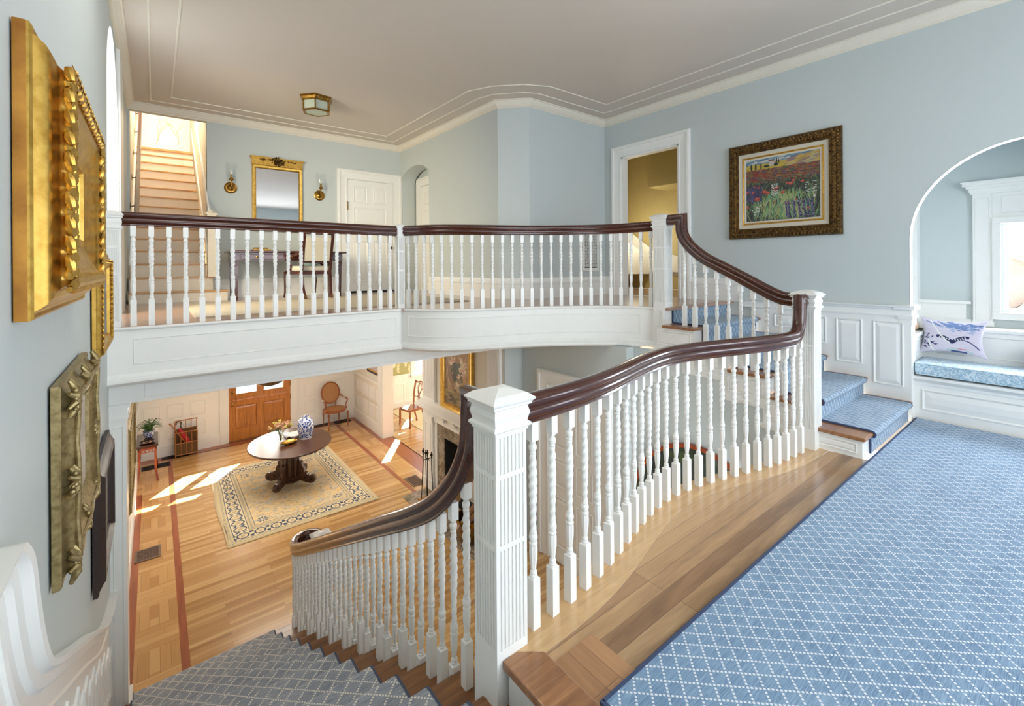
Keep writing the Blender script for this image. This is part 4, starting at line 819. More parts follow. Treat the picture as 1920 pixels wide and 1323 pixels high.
# ================================================================== RAILINGS
RP = [(-0.026, 0.0), (0.026, 0.0), (0.030, 0.006), (0.026, 0.014), (0.030, 0.022), (0.037, 0.030), (0.040, 0.042), (0.036, 0.056), (0.030, 0.064), (0.034, 0.070), (0.041, 0.078), (0.043, 0.090), (0.038, 0.104), (0.024, 0.115), (0.0, 0.119)]
RP = [(x, z - 0.06) for x, z in RP] + [(-x, z - 0.06) for x, z in RP[::-1][1:-1]]

def twist(r0, depth=0.15, pitch=70.0): return lambda t, z: 1.0 + depth * math.cos(3 * (t) - pitch * z)
_bal = {}
def baluster_mesh(L):
    """turned baluster of total length L, its barley twist stretched to suit"""
    key = round(L, 3)
    if key in _bal: return _bal[key]
    m = M(); w = 0.0205; zt = L - 0.085; seg = 15
    m.box(-w, w, -w, w, 0, 0.212)
    m.add([(-w, -w, 0.212), (w, -w, 0.212), (w, w, 0.212), (-w, w, 0.212)] + [(-0.013, -0.013, 0.219), (0.013, -0.013, 0.219), (0.013, 0.013, 0.219), (-0.013, 0.013, 0.219)], [(0, 1, 5, 4), (1, 2, 6, 5), (2, 3, 7, 6), (3, 0, 4, 7)])
    prof = [(0.013, 0.214), (0.0165, 0.219), (0.0165, 0.225), (0.013, 0.229), (0.0155, 0.233), (0.0155, 0.240), (0.012, 0.245), (0.011, 0.250)]
    m.lathe(prof, seg=seg, caps=False)
    fl = lambda t, z: 1.0 + 0.07 * math.cos(7 * t)
    m.lathe([(0.011, 0.250), (0.0125, 0.268), (0.0165, 0.30), (0.0175, 0.33), (0.0165, 0.350), (0.0155, 0.353)], seg=28, rf=fl, caps=False)
    m.lathe([(0.0155, 0.352), (0.0185, 0.356), (0.0185, 0.364), (0.0145, 0.369), (0.0175, 0.376), (0.0195, 0.388), (0.0175, 0.399), (0.014, 0.404), (0.0165, 0.408), (0.015, 0.413)], seg=seg, caps=False)
    z0, z1 = 0.412, zt - 0.058; n = int((z1 - z0) / 0.0052)
    tw = [(0.0125 + 0.0042 * math.sin(PI * min(1, (1 - i / n) * 1.25) ** 0.9) if i > 0 else 0.014, z0 + (z1 - z0) * i / n) for i in range(n + 1)]
    m.lathe(tw, seg=18, rf=twist(1, 0.17, 2 * PI * 3 / 0.12), caps=False)
    m.lathe([(0.0125, z1 - 0.001), (0.0155, z1 + 0.004), (0.013, z1 + 0.009), (0.0165, z1 + 0.018), (0.0185, z1 + 0.028), (0.0165, z1 + 0.037), (0.012, z1 + 0.042), (0.012, z1 + 0.047), (0.0155, z1 + 0.053), (0.0155, zt + 0.001)], seg=seg, caps=False)
    m.box(-0.0185, 0.0185, -0.0185, 0.0185, zt, L + 0.012)
    o = m.build('baluster', M_TRIM, None, True, 40); me = o.data; bpy.data.objects.remove(o); _bal[key] = me
    return me
def put_balusters(root, spots):
    for (x, y, z, L, rz) in spots:
        o = bpy.data.objects.new('baluster', baluster_mesh(L)); o.location = (x, y, z); o.rotation_euler = (0, 0, rz); C.objects.link(o); o.parent = root

def newel(label, x, y, z0, ztop, w=0.155, tiers=((0.04, 0.43), (0.45, 0.71), (0.73, 0.875)), rel=0.0, capz=0.885, group=None):
    r = thing('newel_post', label, 'newel post', (x, y, 0), 0.0, group); h = w / 2
    m = M(); G = 0.0065
    m.box(-h + G, h - G, -h + G, h - G, z0, ztop - 0.15)
    f = 7; mg = 0.016; gw = (w - 2 * mg) / (2 * f - 1)
    top = ztop - 0.17
    for sx, sy, ux, uy in ((1, 0, 0, 1), (-1, 0, 0, 1), (0, 1, 1, 0), (0, -1, 1, 0)):
        O = Vector((sx * (h - G), sy * (h - G), 0)); U = Vector((ux, uy, 0)); Nn = Vector((sx, sy, 0))
        def strip(u0, u1, a, b): m.frameprism(O, U, (0, 0, 1), Nn, [(u0, a), (u1, a), (u1, b), (u0, b)], 0, G)
        hh = h if sx else h - G
        strip(-hh, hh, z0, tiers[0][0] + rel)
        for i, (a, b) in enumerate(tiers):
            a += rel; b += rel
            strip(-hh, -h + mg, a, b); strip(h - mg, hh, a, b)
            for k in range(f - 1): u = -h + mg + gw * (2 * k + 1); strip(u, u + gw, a, b)
            nxt = tiers[i + 1][0] + rel if i + 1 < len(tiers) else top
            strip(-hh, hh, b, nxt)
    m.build('shaft', M_TRIM, r, False)
    m = M(); S2 = math.sqrt(2); t = ztop
    prof = [(h, t - 0.172), (h + 0.006, t - 0.168), (h + 0.006, t - 0.160), (h + 0.016, t - 0.152), (h + 0.016, t - 0.142), (h + 0.004, t - 0.134), (h + 0.006, t - 0.122), (h + 0.012, t - 0.10), (h + 0.006, t - 0.078), (h + 0.006, t - 0.072), (h + 0.018, t - 0.064), (h + 0.018, t - 0.056), (h + 0.028, t - 0.046), (h + 0.030, t - 0.040), (h + 0.002, t - 0.020), (h * 0.25, t - 0.001), (0.0005, t)]
    k = w / 0.155
    m.lathe([((h + (p - h) * k) * S2 if p >= h else p * S2, q) for p, q in prof], seg=4, caps=False)
    m.v = [(a * math.cos(PI / 4) - b * math.sin(PI / 4), a * math.sin(PI / 4) + b * math.cos(PI / 4), c) for a, b, c in m.v]
    m.build('cap', M_TRIM, r, False)
    return r

newel('large fluted white newel post at the head of the long stair', 1.118, 1.508, -0.42, 1.055)
newel('fluted white newel post at the foot of the short upper flight', 4.378, 1.487, -0.02, 1.335, 0.155, ((0.17, 0.60), (0.62, 0.86), (0.88, 1.15)))
newel('tall fluted white newel post where the curved balcony meets the short flight', 4.52, 2.98, 0.60, 2.135, 0.15, ((1.14, 1.50), (1.52, 1.74), (1.76, 1.95)))
newel('slim white newel post at the corner between straight and curved gallery rails', 2.245, 4.955, 0.64, 2.055, 0.085, ((1.12, 1.50), (1.52, 1.72), (1.74, 1.88)))
newel('white half newel against the left wall at the start of the gallery rail', -0.262, 4.935, 0.62, 2.035, 0.10, ((1.12, 1.50), (1.52, 1.72), (1.74, 1.86)))
nl = newel('white newel post at the foot of the long stair', 1.42, 5.20, ZL, -1.335, 0.15, ((ZL + 0.2, ZL + 0.45), (ZL + 0.47, ZL + 0.68), (ZL + 0.70, ZL + 0.90)))

# gallery rail, straight
g = thing('gallery_railing', 'straight white railing with dark mahogany handrail along the far gallery', 'railing', (0, 0, 0))
m = M(); m.sweep([(-0.215, 4.93, 1.967), (2.205, 4.96, 1.967)], RP); m.build('handrail', M_MAHOG, g)
put_balusters(g, [(-0.136 + 0.1187 * k, 4.922 + 0.0015 * k, ZU, 1.907 - ZU, 0.02) for k in range(20)])
# curved balcony rail
g = thing('balcony_railing', 'curved white railing with dark mahogany handrail around the bowed balcony', 'railing', (0, 0, 0))
rc = catmull([Vector((2.285, 4.94, ZU))] + UCP[1:] + [Vector((4.523, 3.05, ZU))], 3)
m = M(); m.sweep([(p.x, p.y, 1.969 + 0.04 * (i / len(rc)) ** 3) for i, p in enumerate(rc)], RP); m.build('handrail', M_MAHOG, g)
spots = []
for i, p in enumerate(UCP):
    t = UCP[min(25, i + 1)] - UCP[max(0, i - 1)]; spots.append((p.x, p.y, ZU, 1.909 - ZU + 0.04 * (i / 26) ** 3, math.atan2(t.y, t.x)))
put_balusters(g, spots)
# short flight rail
g = thing('stair_railing', 'short white stair railing with swept mahogany handrail beside the blue steps', 'railing', (0, 0, 0))
cen = [(2.915, 2.052), (2.73, 2.052), (2.728, 1.94), (2.70, 1.85), (2.62, 1.745), (2.47, 1.625), (2.28, 1.525), (2.095, 1.43), (1.90, 1.325), (1.80, 1.275), (1.72, 1.245), (1.64, 1.236), (1.55, 1.236)]
pc = [Vector((4.50, y, z)) for y, z in cen]
pts = [pc[0], pc[1]] + catmull(pc[2:], 4)
pts.insert(2, None); pts = [p for p in pts if p is not None]
m = M(); m.sweep(pts, RP, sides=(-1, 0, 0)); m.build('handrail', M_MAHOG, g)
def zrail(y):
    c = cen[2:]
    for i in range(len(c) - 1):
        if c[i][0] >= y >= c[i + 1][0]:
            f = (c[i][0] - y) / max(1e-6, c[i][0] - c[i + 1][0]); return c[i][1] + (c[i + 1][1] - c[i][1]) * f
    return c[0][1] if y > c[0][0] else c[-1][1]
spots = []
for j in range(10):
    y = 2.70 - 0.1193 * j
    k = int((y - US0) // URUN) + 1; zt = URISE * k
    spots.append((4.50, y, zt, max(0.62, zrail(y) - 0.066 - zt), 0.0))
put_balusters(g, spots)
# landing rail
g = thing('landing_railing', 'serpentine white railing with broad mahogany handrail round the landing edge', 'railing', (0, 0, 0))
lr = catmull([Vector((1.19, 1.484, 0))] + LCP[:-2], 3)
lr = [Vector((p.x, p.y, 0.948)) for p in lr]
lr += catmull([Vector((4.05, 1.479, 0.952)), Vector((4.12, 1.478, 0.975)), Vector((4.175, 1.478, 1.03)), Vector((4.205, 1.479, 1.12)), Vector((4.212, 1.48, 1.2)), Vector((4.213, 1.48, 1.235))], 4)
lr += [Vector((4.214, 1.481, 1.245)), Vector((4.305, 1.483, 1.245))]
sides = []
for i, p in enumerate(lr):
    t = lr[min(len(lr) - 1, i + 1)] - lr[max(0, i - 1)]; t.z = 0
    if t.length < 0.004 or p.x > 4.0: t = Vector((1, 0, 0))
    t.normalize(); sides.append(Vector((t.y, -t.x, 0)))
m = M(); m.sweep(lr, RP, sides=sides); m.build('handrail', M_MAHOG, g)
spots = []
for i, p in enumerate(LCP):
    t = LCP[min(25, i + 1)] - LCP[max(0, i - 1)]; L = 0.888
    if i == 23: L = 0.89
    if i == 24: L = 0.895
    if i == 25: L = 0.95
    spots.append((p.x, p.y, 0.0, L, math.atan2(t.y, t.x)))
put_balusters(g, spots)
# long flight rail
g = thing('stair_railing', 'long white stair railing with mahogany handrail curling at the bottom of the flight', 'railing', (0, 0, 0))
XR2 = 1.12
cd = [(1.715, 0.86), (1.722, 0.80), (1.752, 0.69), (1.86, 0.525), (2.06, 0.34), (2.35, 0.155), (2.70, -0.04), (3.10, -0.265), (3.6, -0.545), (4.2, -0.88), (4.75, -1.185)]
pts = [Vector((XR2, 1.58, 0.948)), Vector((XR2, 1.715, 0.948))] + catmull([Vector((XR2, y, z)) for y, z in cd], 5)
ca = [(1.12, 5.0, -1.31), (1.135, 5.16, -1.37), (1.18, 5.29, -1.40), (1.26, 5.36, -1.41), (1.34, 5.36, -1.41), (1.41, 5.30, -1.41), (1.42, 5.25, -1.41)]
pts += catmull([Vector((XR2, 4.75, -1.185))] + [Vector(p) for p in ca], 4)[1:]
sides = []
for i, p in enumerate(pts):
    if p.y < 4.8 and p.x < 1.13: sides.append(Vector((1, 0, 0))); continue
    t = pts[min(len(pts) - 1, i + 1)] - pts[max(0, i - 1)]; t.z = 0; t.normalize(); sides.append(Vector((t.y, -t.x, 0)))
m = M(); m.sweep(pts, RP, sides=sides); m.build('handrail', M_MAHOG, g)
def zr2(y):
    c = [(p.y, p.z) for p in pts[2:]]
    for i in range(len(c) - 1):
        if c[i][0] <= y <= c[i + 1][0]: f = (y - c[i][0]) / max(1e-6, c[i + 1][0] - c[i][0]); return c[i][1] + (c[i + 1][1] - c[i][1]) * f
    return c[-1][1]
spots = []
y = 1.655 + 0.0
for j in range(31):
    y = 1.66 + 0.1147 * j
    if y > 5.2: break
    k = int((y - NW) // RUN) + 1; zt = -RISE * k
    L = (0.948 - 0.066 - zt) if y < 1.70 else zr2(y) - 0.072 - zt
    pass
    L = min(L, 1.0 + 0.3 * (y < 2.0)); spots.append((XR2, y, zt, round(L, 2), 0.0))
put_balusters(g, spots)
# ================================================================== PICTURES
def rgb(*c): return np.array(c, float)
def canvas(h, w, c): return np.tile(rgb(*c), (h, w, 1))
def dab(img, x, y, rx, ry, c, ang=0.0, a=1.0):
    H, Wd = img.shape[:2]; x0, x1 = max(0, int(x - rx - ry - 1)), min(Wd, int(x + rx + ry + 2)); y0, y1 = max(0, int(y - rx - ry - 1)), min(H, int(y + rx + ry + 2))
    if x1 <= x0 or y1 <= y0: return
    X, Y = np.meshgrid(np.arange(x0, x1) + 0.5 - x, np.arange(y0, y1) + 0.5 - y); ca, sa = math.cos(ang), math.sin(ang)
    k = ((X * ca + Y * sa) / max(rx, 0.4)) ** 2 + ((-X * sa + Y * ca) / max(ry, 0.4)) ** 2 <= 1
    sub = img[y0:y1, x0:x1]; sub[k] = sub[k] * (1 - a) + rgb(*c) * a

def frame(m, O, U, V, Nn, w, h, prof):
    """mitred picture frame; prof = [(inward from the outer edge, proud of the wall)]"""
    O, U, V, Nn = map(Vector, (O, U, V, Nn)); rows = []
    for (a, b, sa, sb) in ((0, 0, 1, 1), (w, 0, -1, 1), (w, h, -1, -1), (0, h, 1, -1)):
        rows.append([O + U * (a + sa * p) + V * (b + sb * p) + Nn * q for p, q in prof])
    k = len(prof); vs = [p for r in rows for p in r]; fs = []
    for i in range(4):
        j = (i + 1) % 4
        for c in range(k - 1): fs.append((i * k + c, j * k + c, j * k + c + 1, i * k + c + 1))
    m.add(vs, fs)
def beads(m, O, U, V, Nn, w, h, ins, q, r, step, sx=1.0):
    O, U, V, Nn = map(Vector, (O, U, V, Nn))
    for (a0, b0, a1, b1) in ((ins, ins, w - ins, ins), (w - ins, ins, w - ins, h - ins), (w - ins, h - ins, ins, h - ins), (ins, h - ins, ins, ins)):
        L = math.hypot(a1 - a0, b1 - b0); n = max(2, int(L / step))
        for k in range(n):
            f = (k + 0.5) / n; p = O + U * (a0 + (a1 - a0) * f) + V * (b0 + (b1 - b0) * f) + Nn * q; m.ball(p, r, 6, 4, 1.0)

# poppy field on the right wall
rnd = random.Random(11)
K = 1.7; Hh, Ww = 150, 172; im = canvas(int(Hh * K), int(Ww * K), (46, 54, 44))
def dabk(img, x, y, rx, ry, c, ang=0.0, a=1.0): dab(img, x * K, y * K, rx * K, ry * K, c, ang, a)
for _ in range(500):
    x, y = rnd.uniform(0, Ww), rnd.uniform(0, 24); dabk(im, x, y, 12, 1.6, rnd.choice([(84, 136, 172), (126, 168, 190), (214, 212, 206), (104, 152, 182)]), -0.1)
for _ in range(400):
    x = rnd.uniform(Ww * 0.35, Ww); y = rnd.uniform(2, 34) ; 
    if y > 22 - (x / Ww) * 22: dabk(im, x, y, 13, 1.8, rnd.choice([(214, 172, 66), (226, 186, 84), (198, 160, 70), (150, 120, 130), (206, 190, 130)]), -0.22)
for _ in range(200): dabk(im, rnd.uniform(0, Ww * 0.5), rnd.uniform(14, 26), 10, 1.8, rnd.choice([(222, 194, 60), (206, 176, 52)]), -0.05)
for _ in range(1700):
    x, y = rnd.uniform(0, Ww), rnd.uniform(26, 60); dabk(im, x, y, rnd.uniform(2, 7), 0.8, rnd.choice([(150, 52, 30), (186, 70, 34), (88, 104, 64), (122, 132, 80), (74, 66, 120), (196, 120, 52), (60, 78, 52), (170, 44, 34)]), rnd.uniform(-0.3, 0.2))
for x, w_ in ((14, 2.0), (25, 2.2), (38, 1.8)): dabk(im, x, 18, w_, 8, (24, 26, 36))
im[int(8 * K):int(20 * K), int(58 * K):int(70 * K)] = rgb(218, 204, 190); im[int(6 * K):int(9 * K), int(57 * K):int(72 * K)] = rgb(150, 64, 54); dabk(im, 52, 19, 7, 3, (30, 50, 36)); dabk(im, 74, 18, 5, 4, (30, 50, 50)); dabk(im, 76, 10, 1.4, 7, (26, 30, 44)); dabk(im, 81, 12, 1.2, 6, (26, 30, 44))
for _ in range(3600):
    y = rnd.uniform(54, Hh); x = rnd.uniform(0, Ww); s = 3 + (y - 50) / 12; dabk(im, x, y, s, 0.55, rnd.choice([(58, 84, 50), (96, 118, 66), (38, 48, 44), (30, 34, 44), (128, 150, 84), (74, 62, 60), (52, 48, 84), (84, 110, 90)]), rnd.uniform(-1.9, -1.1))
for _ in range(520):
    x = rnd.gauss(Ww * 0.52, Ww * 0.22); y = rnd.uniform(88, 145); dabk(im, x, y, rnd.uniform(7, 13), 0.5, rnd.choice([(160, 188, 78), (196, 206, 100), (96, 170, 130), (120, 200, 150), (206, 196, 150)]), rnd.uniform(-2.2, -0.9))
for _ in range(130): dabk(im, rnd.uniform(0, 40), rnd.uniform(68, 100), 1.6, 5, rnd.choice([(84, 72, 124), (66, 58, 112), (50, 60, 66), (104, 92, 146)]), rnd.uniform(-0.3, 0.3))
for cx_ in (104, 116, 127, 138, 146, 155, 98):
    for k in range(26): dabk(im, cx_ + (k - 13) * rnd.uniform(-0.1, 0.35), 108 + k * 1.5, 2.2, 1.5, rnd.choice([(96, 82, 138), (128, 110, 158), (74, 64, 122), (46, 44, 78)]), rnd.uniform(-0.5, 0.5))
for x, y, r_ in ((28, 96, 7), (46, 80, 6), (54, 84, 5.5), (18, 80, 4), (68, 74, 4), (76, 74, 5), (73, 80, 4), (90, 86, 5), (100, 66, 4), (108, 68, 5), (114, 62, 4), (134, 66, 4.5), (70, 106, 3), (2, 114, 5), (146, 128, 3.5), (22, 66, 3), (32, 69, 3.5), (120, 106, 3), (100, 112, 2.4), (4, 78, 4)):
    dabk(im, x, y, r_, r_ * 0.62, (214, 66, 48), -0.1); dabk(im, x - 1, y - 1, r_ * 0.6, r_ * 0.35, (236, 108, 88))
for _ in range(70): dabk(im, *rnd.choice([(rnd.uniform(140, 170), rnd.uniform(66, 106)), (rnd.uniform(16, 36), rnd.uniform(112, 134)), (rnd.uniform(64, 78), rnd.uniform(64, 92))]), 2.4, 1.0, (226, 226, 216))
g__ = im.mean(axis=2, keepdims=True); im = (im * 0.84 + g__ * 0.16) * 0.86
pf = thing('framed_painting', 'framed poppy-field landscape painting high on the blue right wall', 'painting', (0, 0, 0))
O = (XR - 0.002, 2.896, 1.877); U = (0, -1, 0); V = (0, 0, 1); Nn = (-1, 0, 0); w_, h_ = 1.24, 1.19
m = M(); frame(m, O, U, V, Nn, w_, h_, [(0, 0), (0, 0.03), (0.012, 0.05), (0.03, 0.056), (0.06, 0.052), (0.09, 0.058), (0.105, 0.046), (0.12, 0.04), (0.125, 0.03), (0.125, 0.012)])
beads(m, O, U, V, Nn, w_, h_, 0.036, 0.052, 0.020, 0.037); beads(m, O, U, V, Nn, w_, h_, 0.078, 0.052, 0.016, 0.031); beads(m, O, U, V, Nn, w_, h_, 0.113, 0.042, 0.006, 0.013)
m.build('frame', M_BRONZE, pf)
m = M(); frame(m, O, U, V, Nn, w_, h_, [(0.123, 0.02), (0.125, 0.026), (0.172, 0.020), (0.173, 0.01)]); frame(m, O, U, V, Nn, w_, h_, [(0.192, 0.02), (0.194, 0.022), (0.212, 0.018), (0.213, 0.01)]); m.build('mat', M_LINEN, pf, False)
m = M(); frame(m, O, U, V, Nn, w_, h_, [(0.170, 0.012), (0.172, 0.026), (0.18, 0.028), (0.184, 0.022), (0.192, 0.024), (0.194, 0.012)]); m.build('fillet', M_GOLD, pf)
raster_mesh('canvas', im, (XR - 0.016, 2.896 - 0.21, 1.877 + 0.21), (0, -(w_ - 0.42), 0), (0, 0, h_ - 0.42), M_PIC, pf)

# the five frames on the left wall: V up, U along +y, N into the room
def lframe(label, y0, y1, z0, z1, prof, mat, face, extra=None, matside=None):
    f = thing('framed_painting', label, 'painting', (0, 0, 0)); O = (XL + 0.008, y0, z0); U = (0, 1, 0); V = (0, 0, 1); Nn = (1, 0, 0)
    m = M(); frame(m, O, U, V, Nn, y1 - y0, z1 - z0, prof)
    if extra: extra(m, O, U, V, Nn, y1 - y0, z1 - z0)
    m.build('frame', mat, f)
    if matside:
        m = M(); frame(m, O, U, V, Nn, y1 - y0, z1 - z0, [(0.0, -0.004), (-0.001, 0.0), (-0.001, 0.022), (0.0, 0.023)]); m.build('frame_edge', matside, f)
    ins = prof[-1][0]; raster_mesh('canvas', face, (XL + 0.008 + prof[-1][1] + 0.002, y0 + ins, z0 + ins), (0, y1 - y0 - 2 * ins, 0), (0, 0, z1 - z0 - 2 * ins), M_PIC, f)
    return f
def leafrow(ins, q, r, step):
    def g(m, O, U, V, Nn, w, h):
        beads(m, O, U, V, Nn, w, h, ins, q, r, step)
        O_, U_, V_, N_ = map(Vector, (O, U, V, Nn)); rr = random.Random(3)
        for (a0, b0, a1, b1) in ((ins, ins, w - ins, ins), (w - ins, ins, w - ins, h - ins), (w - ins, h - ins, ins, h - ins), (ins, h - ins, ins, ins)):
            L = math.hypot(a1 - a0, b1 - b0); d0 = Vector((a1 - a0, b1 - b0, 0)) / L; pp = Vector((-d0.y, d0.x, 0))
            for k in range(int(L / (step * 0.45))):
                f = k * step * 0.45 / L; sg = (-1, 0, 1)[k % 3]; c = Vector((a0 + (a1 - a0) * f, b0 + (b1 - b0) * f, 0)) + pp * sg * r * 1.05
                a_ = O_ + U_ * (c.x - d0.x * r) + V_ * (c.y - d0.y * r) + N_ * (q - 0.002); b_ = O_ + U_ * (c.x + d0.x * r * 1.3) + V_ * (c.y + d0.y * r * 1.3) + N_ * (q + r * 0.45)
                m.tube([a_, a_ * 0.5 + b_ * 0.5, b_], [r * 0.5, r * 0.85, r * 0.5], 8)
            n = int(L / (step * 0.8)); d = Vector((a1 - a0, b1 - b0, 0)) / L; pr = Vector((-d.y, d.x, 0))
            for k in range(n):
                for s in (-1, 1):
                    f = (k + 0.5) / n; c = Vector((a0 + (a1 - a0) * f, b0 + (b1 - b0) * f, 0)); tip = c + d * step * 0.9 + pr * s * r * 1.5; mid = c + d * step * 0.3 + pr * s * r * 1.9
                    P = lambda v, e: O_ + U_ * v.x + V_ * v.y + N_ * (q + e)
                    m.add([P(c, r * 0.9), P(mid, r * 0.2), P(tip, r * 0.5), P(c + d * step * 0.5, r * 1.1)], [(0, 1, 3), (1, 2, 3)])
    return g
def dim(h, w, seed, cols):
    r = random.Random(seed); im = canvas(h, w, cols[0])
    for _ in range(260): dab(im, r.uniform(0, w), r.uniform(0, h), r.uniform(2, 9), r.uniform(1, 4), r.choice(cols), r.uniform(-0.5, 0.5), 0.6)
    return im
lframe('huge deep-coved bright gold frame nearest the viewer on left wall', 1.775, 2.95, 1.41, 2.225,
       [(0, 0), (0, 0.028), (0.008, 0.034), (0.016, 0.028), (0.022, 0.03), (0.03, 0.042), (0.042, 0.056), (0.06, 0.066), (0.080, 0.074), (0.086, 0.080), (0.092, 0.088), (0.098, 0.096), (0.108, 0.102), (0.122, 0.100), (0.136, 0.092), (0.146, 0.084), (0.20, 0.066), (0.24, 0.05), (0.25, 0.054), (0.262, 0.054), (0.27, 0.04), (0.285, 0.044), (0.29, 0.03)], M_GOLD, dim(24, 32, 1, [(70, 64, 50), (120, 104, 80), (46, 40, 34), (150, 130, 96)]), leafrow(0.098, 0.098, 0.017, 0.046), M_GOLD2)
def swept(m, O, U, V, Nn, w, h):
    O_, U_, V_, N_ = map(Vector, (O, U, V, Nn)); rr = random.Random(8)
    for cx_, cy_, s in ((0.0, 0.0, 1), (w, 0, 1), (w, h, 1), (0, h, 1), (w / 2, 0, 0.9), (w / 2, h, 0.9), (0, h / 2, 0.9), (w, h / 2, 0.9)):
        ix = 0.06 if cx_ < 0.01 else (-0.06 if cx_ > w - 0.01 else 0); iy = 0.06 if cy_ < 0.01 else (-0.06 if cy_ > h - 0.01 else 0)
        for k in range(9):
            a = 2 * PI * k / 9 + rr.uniform(-0.2, 0.2); cc = O_ + U_ * (cx_ + ix) + V_ * (cy_ + iy) + N_ * 0.058; ee = cc + U_ * 0.036 * s * math.cos(a) + V_ * 0.075 * s * math.sin(a) - N_ * 0.014; m.tube([cc, cc * 0.5 + ee * 0.5 + N_ * 0.010, ee], [0.012, 0.014, 0.007], 8)
        for k in range(10):
            a, d = rr.uniform(0, 2 * PI), rr.uniform(0, 0.05) * s; p = O_ + U_ * (cx_ + ix + d * math.cos(a)) + V_ * (cy_ + iy + d * math.sin(a)) + N_ * (0.052 + rr.uniform(0, 0.014)); m.ball(p, rr.uniform(0.006, 0.011), 7, 5)
    for (p0, p1) in (((0.07, 0.08), (0.07, h - 0.08)), ((w - 0.07, 0.08), (w - 0.07, h - 0.08)), ((0.08, 0.07), (w - 0.08, 0.07)), ((0.08, h - 0.07), (w - 0.08, h - 0.07))):
        pts = []
        for i in range(17):
            f = i / 16; pts.append(O_ + U_ * (p0[0] + (p1[0] - p0[0]) * f) + V_ * (p0[1] + (p1[1] - p0[1]) * f) + N_ * (0.060 + 0.006 * abs(math.cos(2 * PI * f))))
        m.tube(pts, 0.009, 8)
lframe('ornate swept antique-gold frame with scrolled corners at middle of left wall', 2.28, 3.15, 0.40, 1.13,
       [(0, 0), (0, 0.02), (0.006, 0.026), (0.014, 0.022), (0.03, 0.028), (0.05, 0.048), (0.075, 0.062), (0.10, 0.05), (0.13, 0.036), (0.14, 0.04), (0.15, 0.024)], M_GOLD_OLD, dim(24, 28, 2, [(196, 184, 170), (222, 208, 196), (160, 150, 140), (206, 186, 166)]), swept)
lframe('dark ebony and pewter frame hanging lowest down the stair wall', 3.60, 4.50, -0.38, 0.36,
       [(0, 0), (0, 0.022), (0.008, 0.028), (0.02, 0.026), (0.03, 0.034), (0.05, 0.046), (0.06, 0.056), (0.075, 0.058), (0.085, 0.046), (0.10, 0.03), (0.11, 0.034), (0.12, 0.018)], M_BLACK, dim(24, 28, 3, [(120, 118, 116), (90, 88, 90), (160, 156, 150)]))
lframe('gilt frame with grey canvas half hidden behind the huge gold frame', 3.66, 4.55, 0.98, 1.66,
       [(0, 0), (0, 0.018), (0.008, 0.024), (0.02, 0.018), (0.03, 0.03), (0.05, 0.046), (0.065, 0.05), (0.075, 0.036), (0.09, 0.03), (0.10, 0.034), (0.11, 0.016)], M_GOLD, dim(24, 28, 4, [(150, 158, 162), (120, 130, 136), (180, 184, 186), (96, 100, 104)]), leafrow(0.058, 0.046, 0.007, 0.026))
lframe('wide old gold frame hanging under the gallery above the parquet border', 6.05, 7.75, -1.09, -0.02,
       [(0, 0), (0, 0.022), (0.01, 0.03), (0.03, 0.032), (0.06, 0.056), (0.09, 0.08), (0.11, 0.092), (0.13, 0.086), (0.16, 0.06), (0.19, 0.05), (0.20, 0.03)], M_GOLD_OLD, dim(24, 34, 5, [(110, 92, 66), (150, 128, 90), (70, 58, 42)]), leafrow(0.118, 0.088, 0.010, 0.034))

# ================================================================== UPPER HALL
# mirror over the desk
mr = thing('wall_mirror', 'gilt-framed mirror with fluted frieze and central carved crest above desk', 'mirror', (0, 0, 0))
x0, x1, z0, z1 = 1.275, 2.05, 2.16, 3.27; O = (x0, YF - 0.004, z0); U = (1, 0, 0); V = (0, 0, 1); Nn = (0, -1, 0)
m = M(); frame(m, O, U, V, Nn, x1 - x0, z1 - z0, [(0, 0), (0, 0.03), (0.01, 0.036), (0.035, 0.034), (0.045, 0.028), (0.052, 0.032), (0.06, 0.016)])
beads(m, O, U, V, Nn, x1 - x0, z1 - z0, 0.05, 0.028, 0.005, 0.014); m.build('frame', M_GOLD, mr)
m = M(); m.box(x0 - 0.005, x1 + 0.005, YF - 0.045, YF - 0.004, z1 - 0.002, z1 + 0.118); m.box(x0 - 0.03, x1 + 0.03, YF - 0.07, YF - 0.004, z1 + 0.118, z1 + 0.135); m.box(x0 - 0.02, x1 + 0.02, YF - 0.06, YF - 0.004, z1 + 0.105, z1 + 0.118)
for k in range(26):
    xx = x0 + 0.12 + k * (x1 - x0 - 0.24) / 25; m.box(xx - 0.006, xx + 0.006, YF - 0.052, YF - 0.045, z1 + 0.012, z1 + 0.098)
for xx in (x0 + 0.045, x1 - 0.045): m.lathe([(0.036, 0), (0.036, 0.006), (0.026, 0.012), (0.012, 0.006), (0.010, 0.014), (0.001, 0.016)], xx, YF - 0.045, z1 + 0.055, 16, axis='y', caps=False); 
m.build('frieze', M_GOLD, mr)
m = M(); rr = random.Random(4); cx_ = (x0 + x1) / 2
for k in range(90):
    a = rr.uniform(0, 2 * PI); d = rr.uniform(0, 1) ** 0.6; m.ball((cx_ + 0.10 * d * math.cos(a), YF - 0.055 - rr.uniform(0, 0.02), z1 + 0.075 + 0.075 * d * math.sin(a)), rr.uniform(0.008, 0.016), 6, 4)
for k in range(40):
    s = rr.choice((-1, 1)); t = rr.uniform(0.1, 0.28); m.ball((cx_ + s * t, YF - 0.055, z1 + 0.11 - t * 0.10 + rr.uniform(-0.012, 0.012)), rr.uniform(0.006, 0.012), 6, 4)
m.build('crest', M_BRONZE, mr)
m = M(); m.box(x0 + 0.055, x1 - 0.055, YF - 0.016, YF - 0.010, z0 + 0.055, z1 - 0.055); m.build('mirror_glass', M_MIRROR, mr, False)

